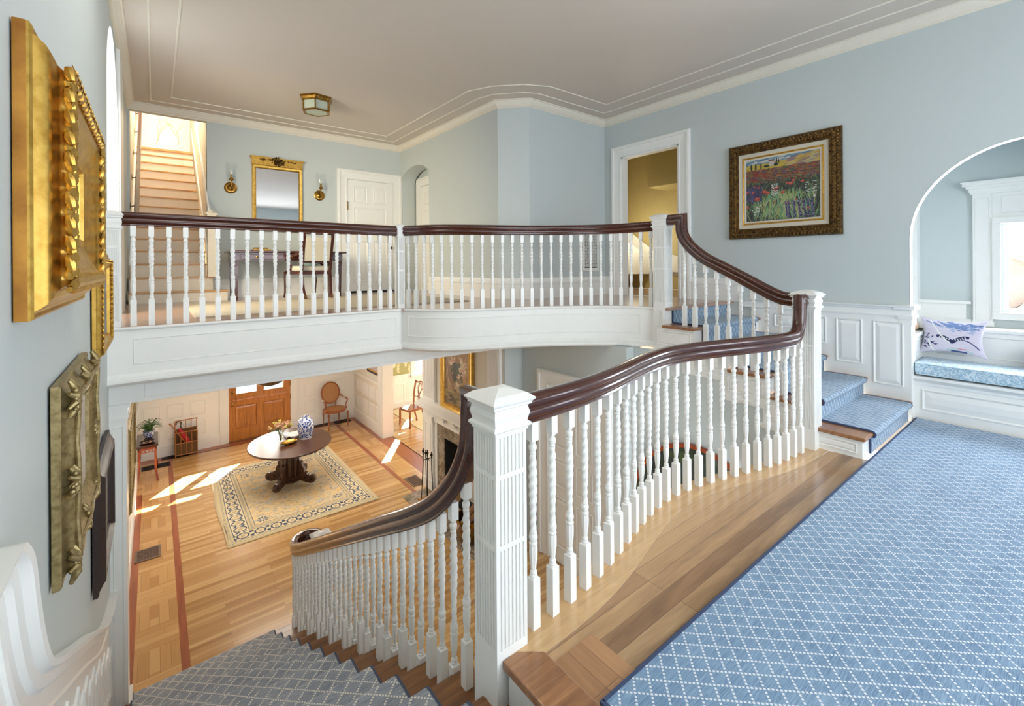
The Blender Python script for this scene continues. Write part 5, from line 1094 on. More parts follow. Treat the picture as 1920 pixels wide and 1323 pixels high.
def sconce(x, label):
    s = thing('wall_sconce', label, 'wall light', (x, YF, 2.845), 0, 'brass hurricane sconces')
    m = M(); m.lathe([(0.092, 0.0), (0.092, 0.006), (0.082, 0.012), (0.076, 0.010), (0.07, 0.016), (0.052, 0.018), (0.046, 0.024), (0.03, 0.030), (0.018, 0.040), (0.001, 0.042)], 0, 0, 0, 28, axis='y', caps=False); m.v = [(a, -b, c) for a, b, c in m.v]; m.build('backplate', M_BRASS, s)
    m = M(); m.tube([(0, -0.03, 0), (0.0, -0.07, -0.005), (0.0, -0.10, 0.02), (0.0, -0.105, 0.07), (0, -0.105, 0.11)], 0.008, 8); m.lathe([(0.006, 0.09), (0.03, 0.105), (0.036, 0.12), (0.03, 0.135), (0.016, 0.14), (0.016, 0.20), (0.001, 0.201)], 0, -0.105, 0, 16, caps=False); m.build('arm', M_BRASS, s)
    m = M(); m.lathe([(0.008, 0.20), (0.012, 0.215), (0.011, 0.24), (0.004, 0.262), (0.001, 0.265)], 0, -0.105, 0, 10, caps=False); m.build('bulb', M_WHITEPLASTIC, s)
    m = M(); m.lathe([(0.02, 0.135), (0.05, 0.15), (0.068, 0.18), (0.076, 0.23), (0.078, 0.30), (0.082, 0.385)], 0, -0.105, 0, 28, caps=False); m.build('glass_shade', M_GLASS, s)
sconce(0.975, 'brass wall sconce with glass hurricane shade left of the mirror')
sconce(2.34, 'brass wall sconce with glass hurricane shade beside the six-panel door')

# writing desk
dk = thing('writing_desk', 'dark mahogany writing desk on tapered legs under the gilt mirror', 'desk', (0.905, 7.64, ZU))
L_, D_, H_ = 1.55, 0.66, 0.735
m = M(); m.box(0.0, L_, 0.02, D_, H_ - 0.15, H_ - 0.03); m.build('apron', M_DESK, dk, False, bevel=0.003)
m = M(); m.box(-0.05, L_ + 0.06, -0.03, D_ + 0.03, H_ - 0.03, H_); m.build('desktop', M_DESK, dk, False, bevel=0.008)
for i, (a, b) in enumerate(((0.07, 0.53), (0.56, 1.0), (1.03, 1.48))):
    m = M(); m.box(a, b, 0.008, 0.022, H_ - 0.14, H_ - 0.045); m.panel((0, 0.008, 0), (1, 0, 0), (0, 0, 1), (0, -1, 0), a + 0.012, H_ - 0.13, b - 0.012, H_ - 0.055, 0.006, 0.003, 0, False); dr = m.build('drawer', M_DESK, dk, False)
    m = M(); c_ = (a + b) / 2; m.lathe([(0.014, 0), (0.014, 0.004), (0.006, 0.008), (0.006, 0.014), (0.001, 0.016)], c_, 0.0, H_ - 0.092, 12, axis='y', caps=False); m.v = [(x, 0.008 - y, z) for x, y, z in m.v]
    m.tube([(c_ - 0.03, -0.004, H_ - 0.09), (c_ - 0.02, -0.01, H_ - 0.112), (c_ + 0.02, -0.01, H_ - 0.112), (c_ + 0.03, -0.004, H_ - 0.09)], 0.003, 6); m.build('drawer_pull', M_BRASS, dr)
for x in (0.035, L_ - 0.035):
    for y in (0.055, D_ - 0.04):
        m = M(); m.lathe([(0.028, 0.0), (0.020, 0.02), (0.026, 0.05), (0.022, 0.06), (0.036, 0.50), (0.042, 0.585)], x, y, 0, 4, caps=True); m.v = [(x + (a - x) * math.cos(PI / 4) - (b - y) * math.sin(PI / 4), y + (a - x) * math.sin(PI / 4) + (b - y) * math.cos(PI / 4), c) for a, b, c in m.v]; m.build('leg', M_DESK, dk, False)
m = M(); m.box(0.28, 0.52, 0.20, 0.36, 0, 0.03); m.v = [(x + 0.905, y + 7.64, z + ZU + H_ + 0.001) for x, y, z in m.v]
bk = m.build('book', M_BRASS, None, False); tag(bk, 'flat gilt-edged book lying on the writing desk', 'book')
m = M(); m.box(0.905 + 0.30, 0.905 + 0.48, 7.86, 8.0, ZU + H_ + 0.031, ZU + H_ + 0.055); b2 = m.build('box', M_BRONZE, None, False); tag(b2, 'small dark box on top of the gilt-edged book', 'box')

# desk chair seen from behind
dc = thing('armchair', 'mahogany armchair with cream upholstered back drawn up to the desk', 'armchair', (1.93, 7.25, ZU + 0.013), 0.2)
def cabriole(pts, r): m = M(); m.tube(catmull(pts, 5), r, 8); return m
hw = 0.22
for sx in (-1, 1):
    m = M(); m.sweep(catmull([(sx * (hw - 0.02), -0.08, 0.0), (sx * (hw - 0.01), -0.03, 0.12), (sx * hw, 0.0, 0.35), (sx * hw, 0.0, 0.45), (sx * (hw + 0.0), -0.05, 0.75), (sx * (hw + 0.005), -0.10, 1.0)], 4), [(-0.017, -0.022), (0.017, -0.022), (0.017, 0.022), (-0.017, 0.022)], sides=(1, 0, 0)); lg = m.build('back_leg', M_DESK, dc)
    m = M(); m.lathe([(0.012, 0.0), (0.018, 0.006), (0.018, 0.022), (0.012, 0.03), (0.02, 0.05)], sx * (hw - 0.02), -0.08, 0, 12); m.build('caster', M_BRASS, lg)
    m = cabriole([(sx * (hw + 0.03), 0.53, 0.0), (sx * (hw + 0.02), 0.52, 0.1), (sx * (hw + 0.03), 0.50, 0.28), (sx * (hw + 0.03), 0.50, 0.40)], [0.014] * 15 + [0.024]); m.build('front_leg', M_DESK, dc)
    m = M(); m.tube(catmull([(sx * (hw), 0.0, 0.70), (sx * (hw + 0.04), 0.12, 0.66), (sx * (hw + 0.05), 0.28, 0.64), (sx * (hw + 0.04), 0.38, 0.66), (sx * (hw + 0.03), 0.44, 0.63), (sx * (hw + 0.03), 0.40, 0.55), (sx * (hw + 0.03), 0.30, 0.50), (sx * (hw + 0.03), 0.33, 0.42)], 5), 0.018, 8); m.build('arm', M_DESK, dc)
m = M(); m.box(-hw - 0.02, hw + 0.02, -0.01, 0.52, 0.36, 0.41); m.build('seat_rail', M_DESK, dc, False, bevel=0.005)
m = M(); m.box(-hw - 0.01, hw + 0.01, 0.02, 0.51, 0.41, 0.49); m.build('seat', M_LINEN, dc, False, bevel=0.025)
m = M(); m.frameprism((0, -0.045, 0), (1, 0, 0), Vector((0, -0.195, 1)).normalized(), (0, 1, 0), [(-hw + 0.02, 0.56), (hw - 0.02, 0.56), (hw - 0.02, 0.94), (-hw + 0.02, 0.94)], -0.0, 0.045); m.v = [(x, y + 0.12, z) for x, y, z in m.v]; m.build('backrest', M_LINEN, dc, False, bevel=0.012)
m = M(); m.box(-hw - 0.02, hw + 0.02, -0.125, -0.08, 0.955, 1.01); m.box(-hw, hw, -0.06, -0.02, 0.53, 0.56); m.build('top_rail', M_DESK, dc, False, bevel=0.008)
m = M(); 
for k in range(1): m.ball((0, 0, 0), 0.17, 16, 10, 1.0); m.v = [(x * 1.0, y * 0.35 + 0.0, z * 1.0) for x, y, z in m.v]
m.v = [(1.93 - 0.0 + (x * 0.98 - (y + 0.16) * 0.2), 7.25 + (y + 0.16) * 0.98 + x * 0.2, z * 0.95 + ZU + 0.645) for x, y, z in m.v]
q = m.build('cushion', M_TEAL, None); tag(q, 'pale teal cushion leaning in the mahogany armchair', 'cushion')
# gallery rug, floor grille etc.
m = M(); m.box(0.31, 3.40, 5.27, 7.45, ZU + 0.001, ZU + 0.012); q = m.build('gallery_rug', M_BEIGE, None, False); tag(q, 'plain beige wool rug on the gallery floor', 'rug')
m = M(); m.box(1.75, 1.87, YF - 0.03, YF - 0.022, ZU + 0.11, ZU + 0.19); 
q = m.build('wall_outlet', M_TRIM, None, False); tag(q, 'white electric outlet plate in the gallery baseboard', 'outlet')
m = M()
for xx in (1.785, 1.835): m.box(xx - 0.012, xx + 0.012, YF - 0.033, YF - 0.03, ZU + 0.13, ZU + 0.17)
m.build('socket', M_LINEN, q, False)
def lattice(m, O, U, V, Nn, w, h, cell, bar=0.005, t=0.006):
    O, U, V, Nn = map(Vector, (O, U, V, Nn))
    def bar_(a, b):
        a = Vector(a); b = Vector(b); d = (b - a); L = d.length
        if L < 0.01: return
        d /= L; p = Vector((-d.y, d.x)) * bar / 2
        m.add([O + U * q.x + V * q.y + Nn * e for e in (0, t) for q in (a - p, b - p, b + p, a + p)], [(0, 1, 2, 3), (4, 7, 6, 5), (0, 4, 5, 1), (1, 5, 6, 2), (2, 6, 7, 3), (3, 7, 4, 0)])
    nx = max(1, round(w / cell)); ny = max(1, round(h / cell)); cx_, cy_ = w / nx, h / ny
    for i in range(nx):
        for j in range(ny):
            x, y = i * cx_, j * cy_; bar_((x, y), (x + cx_, y + cy_)); bar_((x + cx_, y), (x, y + cy_))
            bar_((x + cx_ / 2, y), (x + cx_ / 2, y + cy_)) if (i + j) % 2 else bar_((x, y + cy_ / 2), (x + cx_, y + cy_ / 2))
    for i in range(nx + 1): bar_((i * cx_, 0), (i * cx_, h))
wg = thing('wall_grille', 'white pierced wall grille with dark openings on the balcony end wall', 'vent', (0, 0, 0))
m = M(); m.box(5.385, 5.725, 4.985, 4.998, 1.50, 2.16); m.build('grille_back', M_DARK, wg, False)  # dark sheet stands in for the shade behind the pierced face
m = M(); lattice(m, (5.40, 4.985, 1.53), (1, 0, 0), (0, 0, 1), (0, -1, 0), 0.31, 0.60, 0.052, 0.011); frame(m, (5.36, 4.998, 1.47), (1, 0, 0), (0, 0, 1), (0, -1, 0), 0.39, 0.72, [(0, 0), (0, 0.016), (0.045, 0.02), (0.045, 0.012)]); m.build('grille_face', M_TRIM, wg, False)

# ceiling lantern
cl = thing('ceiling_lantern', 'hexagonal brass ceiling lantern with frosted glass panes above the gallery', 'ceiling light', (1.83, 6.80, ZC), 0.18)
def hexr(r, z, k=0): return [(r * math.cos(PI / 3 * i + k), r * math.sin(PI / 3 * i + k), z) for i in range(6)]
m = M(); m.lathe([(0.235, 0.0), (0.235, -0.012), (0.22, -0.022), (0.205, -0.05), (0.20, -0.054), (0.20, -0.064), (0.19, -0.066)], seg=6, caps=True)
m.lathe([(0.185, -0.19), (0.20, -0.19), (0.20, -0.202), (0.185, -0.207), (0.165, -0.207), (0.165, -0.195)], seg=6, caps=False)
for i in range(6): a = PI / 3 * i; m.tube([(0.187 * math.cos(a), 0.187 * math.sin(a), -0.06), (0.187 * math.cos(a), 0.187 * math.sin(a), -0.195)], 0.009, 6)
m.build('brass_frame', M_BRASS, cl, False)
m = M(); m.lathe([(0.176, -0.06), (0.176, -0.198), (0.0005, -0.200)], seg=6, caps=False); m.build('glass_panes', M_FROST, cl, False)
# a second, bowl-shaped lamp down in the hall
bl = thing('bowl_lamp', 'dark bronze bowl lamp hanging just under the gallery beam', 'ceiling light', (1.22, 6.9, 0.035))
m = M(); m.lathe([(0.001, -0.14), (0.08, -0.135), (0.15, -0.11), (0.20, -0.07), (0.22, -0.03), (0.225, 0.0), (0.21, 0.0)], 0, 0, 0.06, 28, caps=False); m.build('bowl', M_BRONZE, bl)
m = M(); m.tube([(0, 0, 0.06), (0, 0, ZB - 0.02)], 0.01, 8); m.lathe([(0.06, 0), (0.05, 0.02), (0.001, 0.02)], 0, 0, ZB - 0.035, 16); m.build('stem', M_BRONZE, bl)

# ---- window seat cushions
def cushion_box(name, x0, x1, y0, y1, z0, z1, mat, bev):
    m = M(); nx, ny = 8, 18
    m.box(x0, x1, y0, y1, z0, z1); return m.build(name, mat, None, False, bevel=bev)
q = cushion_box('seat_cushion', 5.985, 6.475, -0.66, 1.085, 0.445, 0.558, M_DAMASK, 0.022); tag(q, 'long pale blue damask seat cushion on the white window seat', 'cushion')
m = M(); m.tube([(5.988, -0.64, 0.552), (5.988, 1.07, 0.552)], 0.005, 6); m.tube([(5.988, -0.64, 0.450), (5.988, 1.07, 0.450)], 0.005, 6); m.tube([(6.0, 1.083, 0.552), (6.46, 1.083, 0.552)], 0.005, 6); m.build('piping', M_DAMASK, q)
im = canvas(72, 96, (206, 200, 214)); rr = random.Random(21)
for _ in range(120): dab(im, rr.uniform(0, 96), rr.uniform(0, 72), rr.uniform(6, 16), 0.5, (196, 188, 206), 0, 0.6)
for _ in range(60): dab(im, 62 + rr.gauss(0, 16), 12 + rr.gauss(0, 3.5), 5, 1.2, rr.choice([(104, 128, 174), (140, 160, 196)]), 0.25)
for _ in range(40): dab(im, 44 + rr.gauss(0, 12), 6 + rr.gauss(0, 2.4), 5, 1.0, (112, 134, 178), 0.2)
for s in (-1, 1):
    for k in range(30):
        f = k / 29; x = 50 + s * 24 * f; y = 46 - 12 * math.sin(f * PI * 0.55) ; dab(im, x, y, 4.6 - 1.6 * f, 3.4, (30, 36, 78), s * -0.5)
    for k in range(5): dab(im, 50 + s * (5 + k * 4), 40 - k * 1.2, 2.6, 0.7, (222, 222, 222), s * 1.0)
for _ in range(16): dab(im, rr.uniform(4, 26), rr.uniform(28, 60), 4, 0.9, (34, 42, 92), rr.uniform(-1, 1))
for p0, p1, p2 in (((16, 2), (28, 34), (46, 48)), ((10, 44), (16, 60), (26, 70))):
    for k in range(60): f = k / 59; dab(im, (1 - f) ** 2 * p0[0] + 2 * f * (1 - f) * p1[0] + f * f * p2[0], (1 - f) ** 2 * p0[1] + 2 * f * (1 - f) * p1[1] + f * f * p2[1], 1.1, 1.1, (228, 232, 222))
for k in range(40): f = k / 39; dab(im, 66 + 24 * f, 40 + 16 * f * f, 1.1, 1.1, (34, 42, 92))
for k in range(50): f = k / 49; dab(im, 44 + 34 * f, 66 - 5 * math.sin(PI * f), 2.4, 1.6, (176, 196, 196)); dab(im, 50 + 20 * f, 61, 1.2, 0.8, (206, 120, 150))
for k in range(20): dab(im, 50 + k, 68, 2, 1.6, (60, 76, 128))
pw = thing('throw_pillow', 'lilac printed linen pillow with navy floral motif propped on the window seat', 'pillow', (6.375, 0.86, 0.60), 0)
Wp, Hp, Tp = 0.52, 0.40, 0.075
def bul(sgn):
    def f(a, b):
        e = (max(0.0, 4 * a * (1 - a)) ** 0.45) * (max(0.0, 4 * b * (1 - b)) ** 0.45); pin = 0.045
        du_ = pin * (1 - (2 * b - 1) ** 2) * (1 - 2 * a) ; dv_ = pin * (1 - (2 * a - 1) ** 2) * (1 - 2 * b)
        return Vector((-sgn * Tp * e, -du_, dv_ * 1.0))
    return f
tilt = Vector((0.35, 0, 1)).normalized()
o1 = raster_mesh('pillow_front', im, (-0.05, Wp / 2, 0.01), (0, -Wp, 0), tilt * Hp, M_CLOTHPIC, pw, bul(1))
o2 = raster_mesh('pillow_back', canvas(24, 32, (206, 200, 214)), (-0.05, Wp / 2, 0.01), (0, -Wp, 0), tilt * Hp, M_CLOTHPIC, pw, bul(-1))
m = M(); m.ball((6.34, 0.20, 0.66), 0.12, 14, 10); q = m.build('pillow', paint('royal_blue_velvet', srgb(30, 62, 150), 0.9), None); tag(q, 'royal blue pillow at the picture\'s right edge on the window seat', 'pillow')
m = M(); m.ball((0, 0, 0), 0.04, 12, 8, 1.3); m.v = [(x + 6.45, y + 1.165, z + 0.882) for x, y, z in m.v]; q = m.build('shell', M_SHELL, None); tag(q, 'small peach-coloured shell on the sill behind the pillow', 'shell')
# ================================================================== ENTRANCE HALL
# front door
fd = struct(M().build('door_4', M_DOORWOOD, None, False)) if False else None
m = M()
X0, X1 = 1.325, 2.625; Y0 = YL + 0.02
def P4(a, b, lo, hi): m.box(a, b, Y0, Y0 + 0.05, lo, hi)
P4(X0, 1.455, ZL + 0.02, -1.512); P4(2.49, X1, ZL + 0.02, -1.512); P4(1.897, 2.04, -2.17, -1.645); P4(1.455, 2.49, ZL + 0.02, -2.17); P4(1.455, 2.49, -1.645, -1.512)
P4(X0, 1.472, -1.506, -0.08); P4(2.468, X1, -1.506, -0.08); P4(1.89, 2.05, -1.36, -0.18); P4(1.472, 1.89, -0.80, -0.605); P4(2.05, 2.468, -0.80, -0.605); P4(1.472, 1.89, -0.46, -0.18); P4(2.05, 2.468, -0.46, -0.18); P4(1.472, 2.468, -1.506, -1.36); P4(1.472, 2.468, -0.18, -0.08)
m.box(1.455, 2.49, Y0 + 0.02, Y0 + 0.03, -2.17, -1.645)
for a, b in ((1.46, 1.892), (2.045, 2.485)): m.panel((0, Y0 + 0.02, 0), (1, 0, 0), (0, 0, 1), (0, -1, 0), a, -2.165, b, -1.65, 0.012, 0.012, 0.04)
fd = S('door_4', m, M_DOORWOOD)
for a, b in ((1.472, 1.89), (2.05, 2.468)):
    g_ = M(); g_.box(a, b, Y0 + 0.022, Y0 + 0.026, -1.36, -0.18); g_.build('pane', M_GLASS, fd, False)
for z in (-1.31, -1.595):
    g_ = M(); g_.lathe([(0.028, 0), (0.028, 0.006), (0.012, 0.01), (0.012, 0.03), (0.028, 0.04), (0.03, 0.055), (0.02, 0.066), (0.001, 0.068)], 1.40, 0, z, 16, axis='y', caps=False); g_.v = [(x, Y0 - y, zz) for x, y, zz in g_.v]; g_.build('door_knob', M_BRASS, fd)
g_ = M(); g_.box(1.463, 1.482, Y0 - 0.02, Y0, -1.54, -1.42); g_.ball((1.472, Y0 - 0.02, -1.415), 0.014, 8, 6); g_.build('bolt', M_BRASS, fd)
for z in (-1.30, -1.62, -2.2):
    g_ = M(); g_.box(2.615, 2.64, Y0 - 0.012, Y0 + 0.01, z - 0.06, z + 0.06); g_.build('hinge', M_BRASS, fd, False)
m = M(); m.box(1.32, 2.63, YL - 0.06, YL + 0.1, ZL, ZL + 0.022); S('trim_28', m, M_OAK_TREAD)
m = M(); casing(m, (0, YL, 0), (1, 0, 0), (0, -1, 0), 1.32, 2.63, ZL, -0.06); S('trim_29', m, M_TRIM)
m = M(); m.box(5.921, 6.0, YL + 0.0, YL + 0.12, -1.62, 0.1); m.box(6.26, 6.32, YL, YL + 0.12, -1.62, 0.1); m.box(6.0, 6.26, YL + 0.01, YL + 0.11, -1.10, -0.98); m.box(5.84, 6.40, YL - 0.07, YL + 0.1, -1.64, -1.60); m.box(5.84, 5.919, YL - 0.02, YL, -1.60, 0.1); m.box(6.321, 6.40, YL - 0.02, YL, -1.60, 0.1); S('window_3', m, M_TRIM)
# papered wall above the dining wainscot
im = canvas(60, 110, (170, 166, 112)); rr = random.Random(31)
for _ in range(60):
    x, y = rr.uniform(0, 110), rr.uniform(0, 60)
    for k in range(6): a = k * PI / 3 + rr.uniform(-0.2, 0.2); dab(im, x + 2.4 * math.cos(a), y + 2.4 * math.sin(a), 1.8, 0.9, (232, 222, 186), a)
    a = rr.uniform(0, 6)
    for k in range(14): a += rr.uniform(-0.3, 0.3); x += math.cos(a) * 0.9; y += math.sin(a) * 0.9; dab(im, x, y, 0.7, 0.7, (222, 210, 168))
o = raster_mesh('wall_dining_paper', im, (4.42, YL - 0.004, -1.53), (1.40, 0, 0), (0, 0, 1.9), M_PIC); struct(o)
m = M(); m.box(5.12, 7.6, 9.0, 12.0, ZL + 0.001, ZL + 0.012); q = m.build('dining_rug', M_CREAMRUG, None, False); tag(q, 'pale cream rug on the dining room floor', 'rug')

# oriental rug
Hh, Ww = 264, 200; im = canvas(Hh, Ww, (220, 200, 156)); rr = random.Random(9)
def rect(y0, y1, x0, x1, c): im[y0:y1, x0:x1] = rgb(*c)
rect(0, Hh, 0, Ww, (196, 176, 138)); rect(3, Hh - 3, 3, Ww - 3, (206, 190, 150)); rect(10, Hh - 10, 10, Ww - 10, (84, 92, 104)); rect(11, Hh - 11, 11, Ww - 11, (226, 212, 176)); rect(28, Hh - 28, 28, Ww - 28, (84, 92, 104)); rect(29, Hh - 29, 29, Ww - 29, (206, 186, 146)); rect(36, Hh - 36, 36, Ww - 36, (92, 98, 110)); rect(37, Hh - 37, 37, Ww - 37, (222, 196, 146))
for _ in range(2600):
    x, y = rr.uniform(38, Ww - 38), rr.uniform(38, Hh - 38); dab(im, x, y, rr.uniform(1.5, 6), rr.uniform(0.6, 1.6), rr.choice([(226, 186, 112), (214, 198, 158), (200, 190, 172), (222, 178, 112), (182, 180, 172), (226, 206, 160), (160, 166, 170)]), rr.uniform(-0.3, 0.3), 0.6)
for _ in range(420): dab(im, rr.uniform(40, Ww - 40), rr.uniform(40, Hh - 40), rr.uniform(0.8, 2.2), 0.6, rr.choice([(108, 116, 124), (96, 104, 120), (150, 146, 110)]), rr.uniform(-0.6, 0.6), 0.8)
for cx_, cy_ in ((48, 48), (Ww - 48, 48), (48, Hh - 48), (Ww - 48, Hh - 48)):
    for k in range(8): a = k * PI / 4; dab(im, cx_ + 5 * math.cos(a), cy_ + 5 * math.sin(a), 2.6, 1.2, (78, 88, 108), a)
def motif(x, y, along):
    for k in range(10):
        a = k * PI / 5; dab(im, x + 6.4 * math.cos(a), y + 6.4 * math.sin(a), 2.2, 1.2, (60, 74, 98), a + PI / 2)
    dab(im, x, y, 5.0, 5.0, (224, 204, 160)); dab(im, x, y, 2.2, 2.2, (168, 160, 132)); dab(im, x, y, 1.0, 1.0, (214, 180, 120))
    for s in (-1, 1):
        for t in (-1, 1):
            dx, dy = (9 * s, 4 * t) if along == 'x' else (4 * t, 9 * s); dab(im, x + dx, y + dy, 2.4, 1.4, (56, 70, 94), rr.uniform(0, 3)); dab(im, x + dx * 1.0, y + dy * 1.7, 1.2, 1.2, (66, 80, 102))
nx_ = 9; ny_ = 13
for i in range(nx_):
    x = 20 + (Ww - 40) * i / (nx_ - 1)
    for y in (19.5, Hh - 19.5): motif(x, y, 'x')
for j in range(1, ny_ - 1):
    y = 20 + (Hh - 40) * j / (ny_ - 1)
    for x in (19.5, Ww - 19.5): motif(x, y, 'y')
for k in range(60):
    for (x, y) in ((6.5, Hh * (k + 0.5) / 60), (Ww - 6.5, Hh * (k + 0.5) / 60), (32.5, 30 + (Hh - 60) * (k + 0.5) / 60), (Ww - 32.5, 30 + (Hh - 60) * (k + 0.5) / 60)): dab(im, x, y, 1.4, 1.0, (120, 124, 122), 0, 0.8)
for k in range(46):
    for (x, y) in ((Ww * (k + 0.5) / 46, 6.5), (Ww * (k + 0.5) / 46, Hh - 6.5), (30 + (Ww - 60) * (k + 0.5) / 46, 32.5), (30 + (Ww - 60) * (k + 0.5) / 46, Hh - 32.5)): dab(im, x, y, 1.4, 1.0, (120, 124, 122), 0, 0.8)
o = raster_mesh('oriental_rug', im, (0.80, 7.60, ZL + 0.004), (2.24, 0, 0), (0, 3.0, 0), M_RUGPIC, None, lambda a, b: Vector((0.02 * math.sin(b * 9) * (a < 0.02) - 0.02 * math.sin(b * 6) * (a < 0.1), 0, 0.006)))
tag(o, 'faded gold oriental rug with navy border under the oval table', 'rug')
m = M(); m.box(0.805, 3.035, 7.605, 10.595, ZL + 0.001, ZL + 0.0095); m.build('rug_backing', M_CREAMRUG, o, False)

# oval centre table
TX, TY = 1.975, 9.20; TZ = 0.76
tb = thing('oval_table', 'oval walnut pedestal table with four scrolled feet on the gold rug', 'table', (TX, TY, ZL + 0.01), 0.0)
m = M(); m.lathe([(0.02, TZ), (0.99, TZ), (1.0, TZ - 0.006), (1.0, TZ - 0.028), (0.985, TZ - 0.034), (0.96, TZ - 0.036), (0.02, TZ - 0.036)], seg=64, sx=0.70, sy=0.79)
m.build('table_top', M_TABLE, tb, True, 30)
m = M(); m.lathe([(0.30, TZ - 0.036), (0.30, TZ - 0.075), (0.17, TZ - 0.075)], seg=8); 
m.lathe([(0.13, 0.12), (0.13, TZ - 0.075)], seg=8)
for k in range(8):
    a = k * PI / 4 + 0.39; m.lathe([(0.034, 0.16), (0.04, 0.2), (0.04, TZ - 0.12), (0.034, TZ - 0.075)], 0.135 * math.cos(a), 0.135 * math.sin(a), 0, 10)
m.build('column', M_TABLE, tb)
m = M(); m.lathe([(0.20, 0.055), (0.225, 0.07), (0.225, 0.10), (0.20, 0.115), (0.205, 0.135), (0.185, 0.155), (0.14, 0.16)], seg=8); m.build('plinth', M_TABLE, tb, False)
out = [(0.12, 0.62), (0.17, 0.63), (0.165, 0.56), (0.185, 0.53), (0.175, 0.48), (0.20, 0.42), (0.235, 0.39), (0.24, 0.33), (0.275, 0.29), (0.285, 0.22), (0.33, 0.20), (0.345, 0.165), (0.37, 0.18), (0.385, 0.155), (0.41, 0.17), (0.45, 0.165), (0.485, 0.14), (0.495, 0.095), (0.48, 0.05), (0.44, 0.025), (0.38, 0.02), (0.31, 0.035), (0.25, 0.05), (0.20, 0.08), (0.15, 0.12), (0.12, 0.2)]
for a in (0.78, 2.36, 3.93, 5.5):
    m = M(); U_ = (math.cos(a), math.sin(a), 0); Nn_ = (-math.sin(a), math.cos(a), 0); m.frameprism((0, 0, 0), U_, (0, 0, 1), Nn_, out, -0.032, 0.032); lg = m.build('foot', M_TABLE, tb, False, bevel=0.006)
    for (u, v, r_) in ((0.425, 0.095, 0.026), (0.30, 0.12, 0.018), (0.21, 0.30, 0.016)):
        m = M(); m.frameprism(Vector(U_) * u + Vector((0, 0, v)), U_, (0, 0, 1), Nn_, [(r_ * math.cos(t * PI / 6), r_ * math.sin(t * PI / 6)) for t in range(12)], -0.0335, 0.0335); m.build('scroll_eye', M_DARK, lg, False)  # dark plugs stand in for shade inside the pierced scroll holes
TT = ZL + 0.01 + TZ + 0.001
jr = thing('ginger_jar', 'tall blue and white porcelain ginger jar standing on the oval table', 'jar', (2.243, 9.215, TT))
m = M(); m.lathe([(0.105, 0.0), (0.108, 0.012), (0.112, 0.03), (0.136, 0.12), (0.148, 0.20), (0.146, 0.28), (0.128, 0.335), (0.095, 0.365), (0.068, 0.375), (0.066, 0.405), (0.072, 0.41), (0.062, 0.412), (0.058, 0.37), (0.001, 0.30)], seg=32, caps=False); m.build('jar_body', M_BW, jr)
m = M(); m.lathe([(0.106, -0.0005), (0.1095, 0.01), (0.1095, 0.02), (0.1, 0.02)], seg=32, caps=False); m.lathe([(0.0675, 0.378), (0.0675, 0.402)], seg=32, caps=False); m.build('jar_bands', M_WHITEPLASTIC, jr)
vs_ = thing('flower_vase', 'clear glass vase of dusty pink and green blossoms on the oval table', 'vase', (1.835, 9.32, TT))
m = M(); m.lathe([(0.05, 0.0), (0.062, 0.01), (0.066, 0.06), (0.058, 0.11), (0.064, 0.15), (0.070, 0.155), (0.062, 0.15), (0.054, 0.11), (0.06, 0.06), (0.056, 0.012), (0.001, 0.010)], seg=24, caps=False); m.build('glass', M_GLASS, vs_)
m = M(); m.lathe([(0.054, 0.013), (0.06, 0.06), (0.055, 0.09), (0.001, 0.09)], seg=20, caps=False); m.build('water', M_GLASS, vs_)
rr = random.Random(17); ms, m1, m2, m3 = M(), M(), M(), M()
for k in range(26):
    a, e = rr.uniform(0, 2 * PI), rr.uniform(0.1, 1.15); L = rr.uniform(0.14, 0.24); t = (L * math.sin(e) * math.cos(a), L * math.sin(e) * math.sin(a) * 0.8, 0.15 + L * math.cos(e)); ms.tube([(0.01 * math.cos(a), 0.01 * math.sin(a), 0.02), (0.03 * math.cos(a), 0.03 * math.sin(a), 0.14), t], 0.0025, 4)
    mm = rr.choice((m1, m1, m2))
    for j in range(9): mm.ball((t[0] + rr.gauss(0, 0.018), t[1] + rr.gauss(0, 0.018), t[2] + rr.gauss(0, 0.014)), rr.uniform(0.009, 0.018), 5, 4)
    for j in range(3):
        c_ = Vector(t) * 0.8 + Vector((rr.gauss(0, 0.02), rr.gauss(0, 0.02), -0.0)); d = Vector((rr.gauss(0, 1), rr.gauss(0, 1), rr.gauss(0.2, 0.6))).normalized() * 0.05; n_ = d.cross(Vector((0, 0, 1))).normalized() * 0.013; m3.add([c_, c_ + d * 0.5 + n_, c_ + d, c_ + d * 0.5 - n_], [(0, 1, 2, 3)])
ms.build('stems', M_STEM, vs_)['kind'] = 'stuff'; m1.build('blossoms', M_FLOWER, vs_)['kind'] = 'stuff'; m2.build('green_blossoms', M_FLOWER2, vs_)['kind'] = 'stuff'; m3.build('leaves', M_GREEN, vs_)['kind'] = 'stuff'
bw = thing('brass_dish', 'shallow golden shell-shaped dish at the front of the oval table', 'dish', (1.93, 9.10, TT), 0.2)
m = M(); m.lathe([(0.05, 0.0), (0.10, 0.008), (0.135, 0.026), (0.15, 0.045), (0.145, 0.046), (0.12, 0.026), (0.05, 0.010), (0.001, 0.008)], seg=32, caps=False, sy=0.6, rf=lambda t, z: 1 + 0.04 * math.cos(9 * t)); m.build('dish_body', M_GOLD, bw)
bw = thing('white_bowl', 'small white china bowl beside the ginger jar', 'bowl', (2.07, 9.36, TT))
m = M(); m.lathe([(0.03, 0.0), (0.06, 0.01), (0.085, 0.035), (0.09, 0.055), (0.086, 0.055), (0.06, 0.018), (0.001, 0.010)], seg=28, caps=False, rf=lambda t, z: 1 + 0.03 * math.cos(8 * t)); m.build('bowl_body', M_WHITEPLASTIC, bw)
m = M(); vsx = []
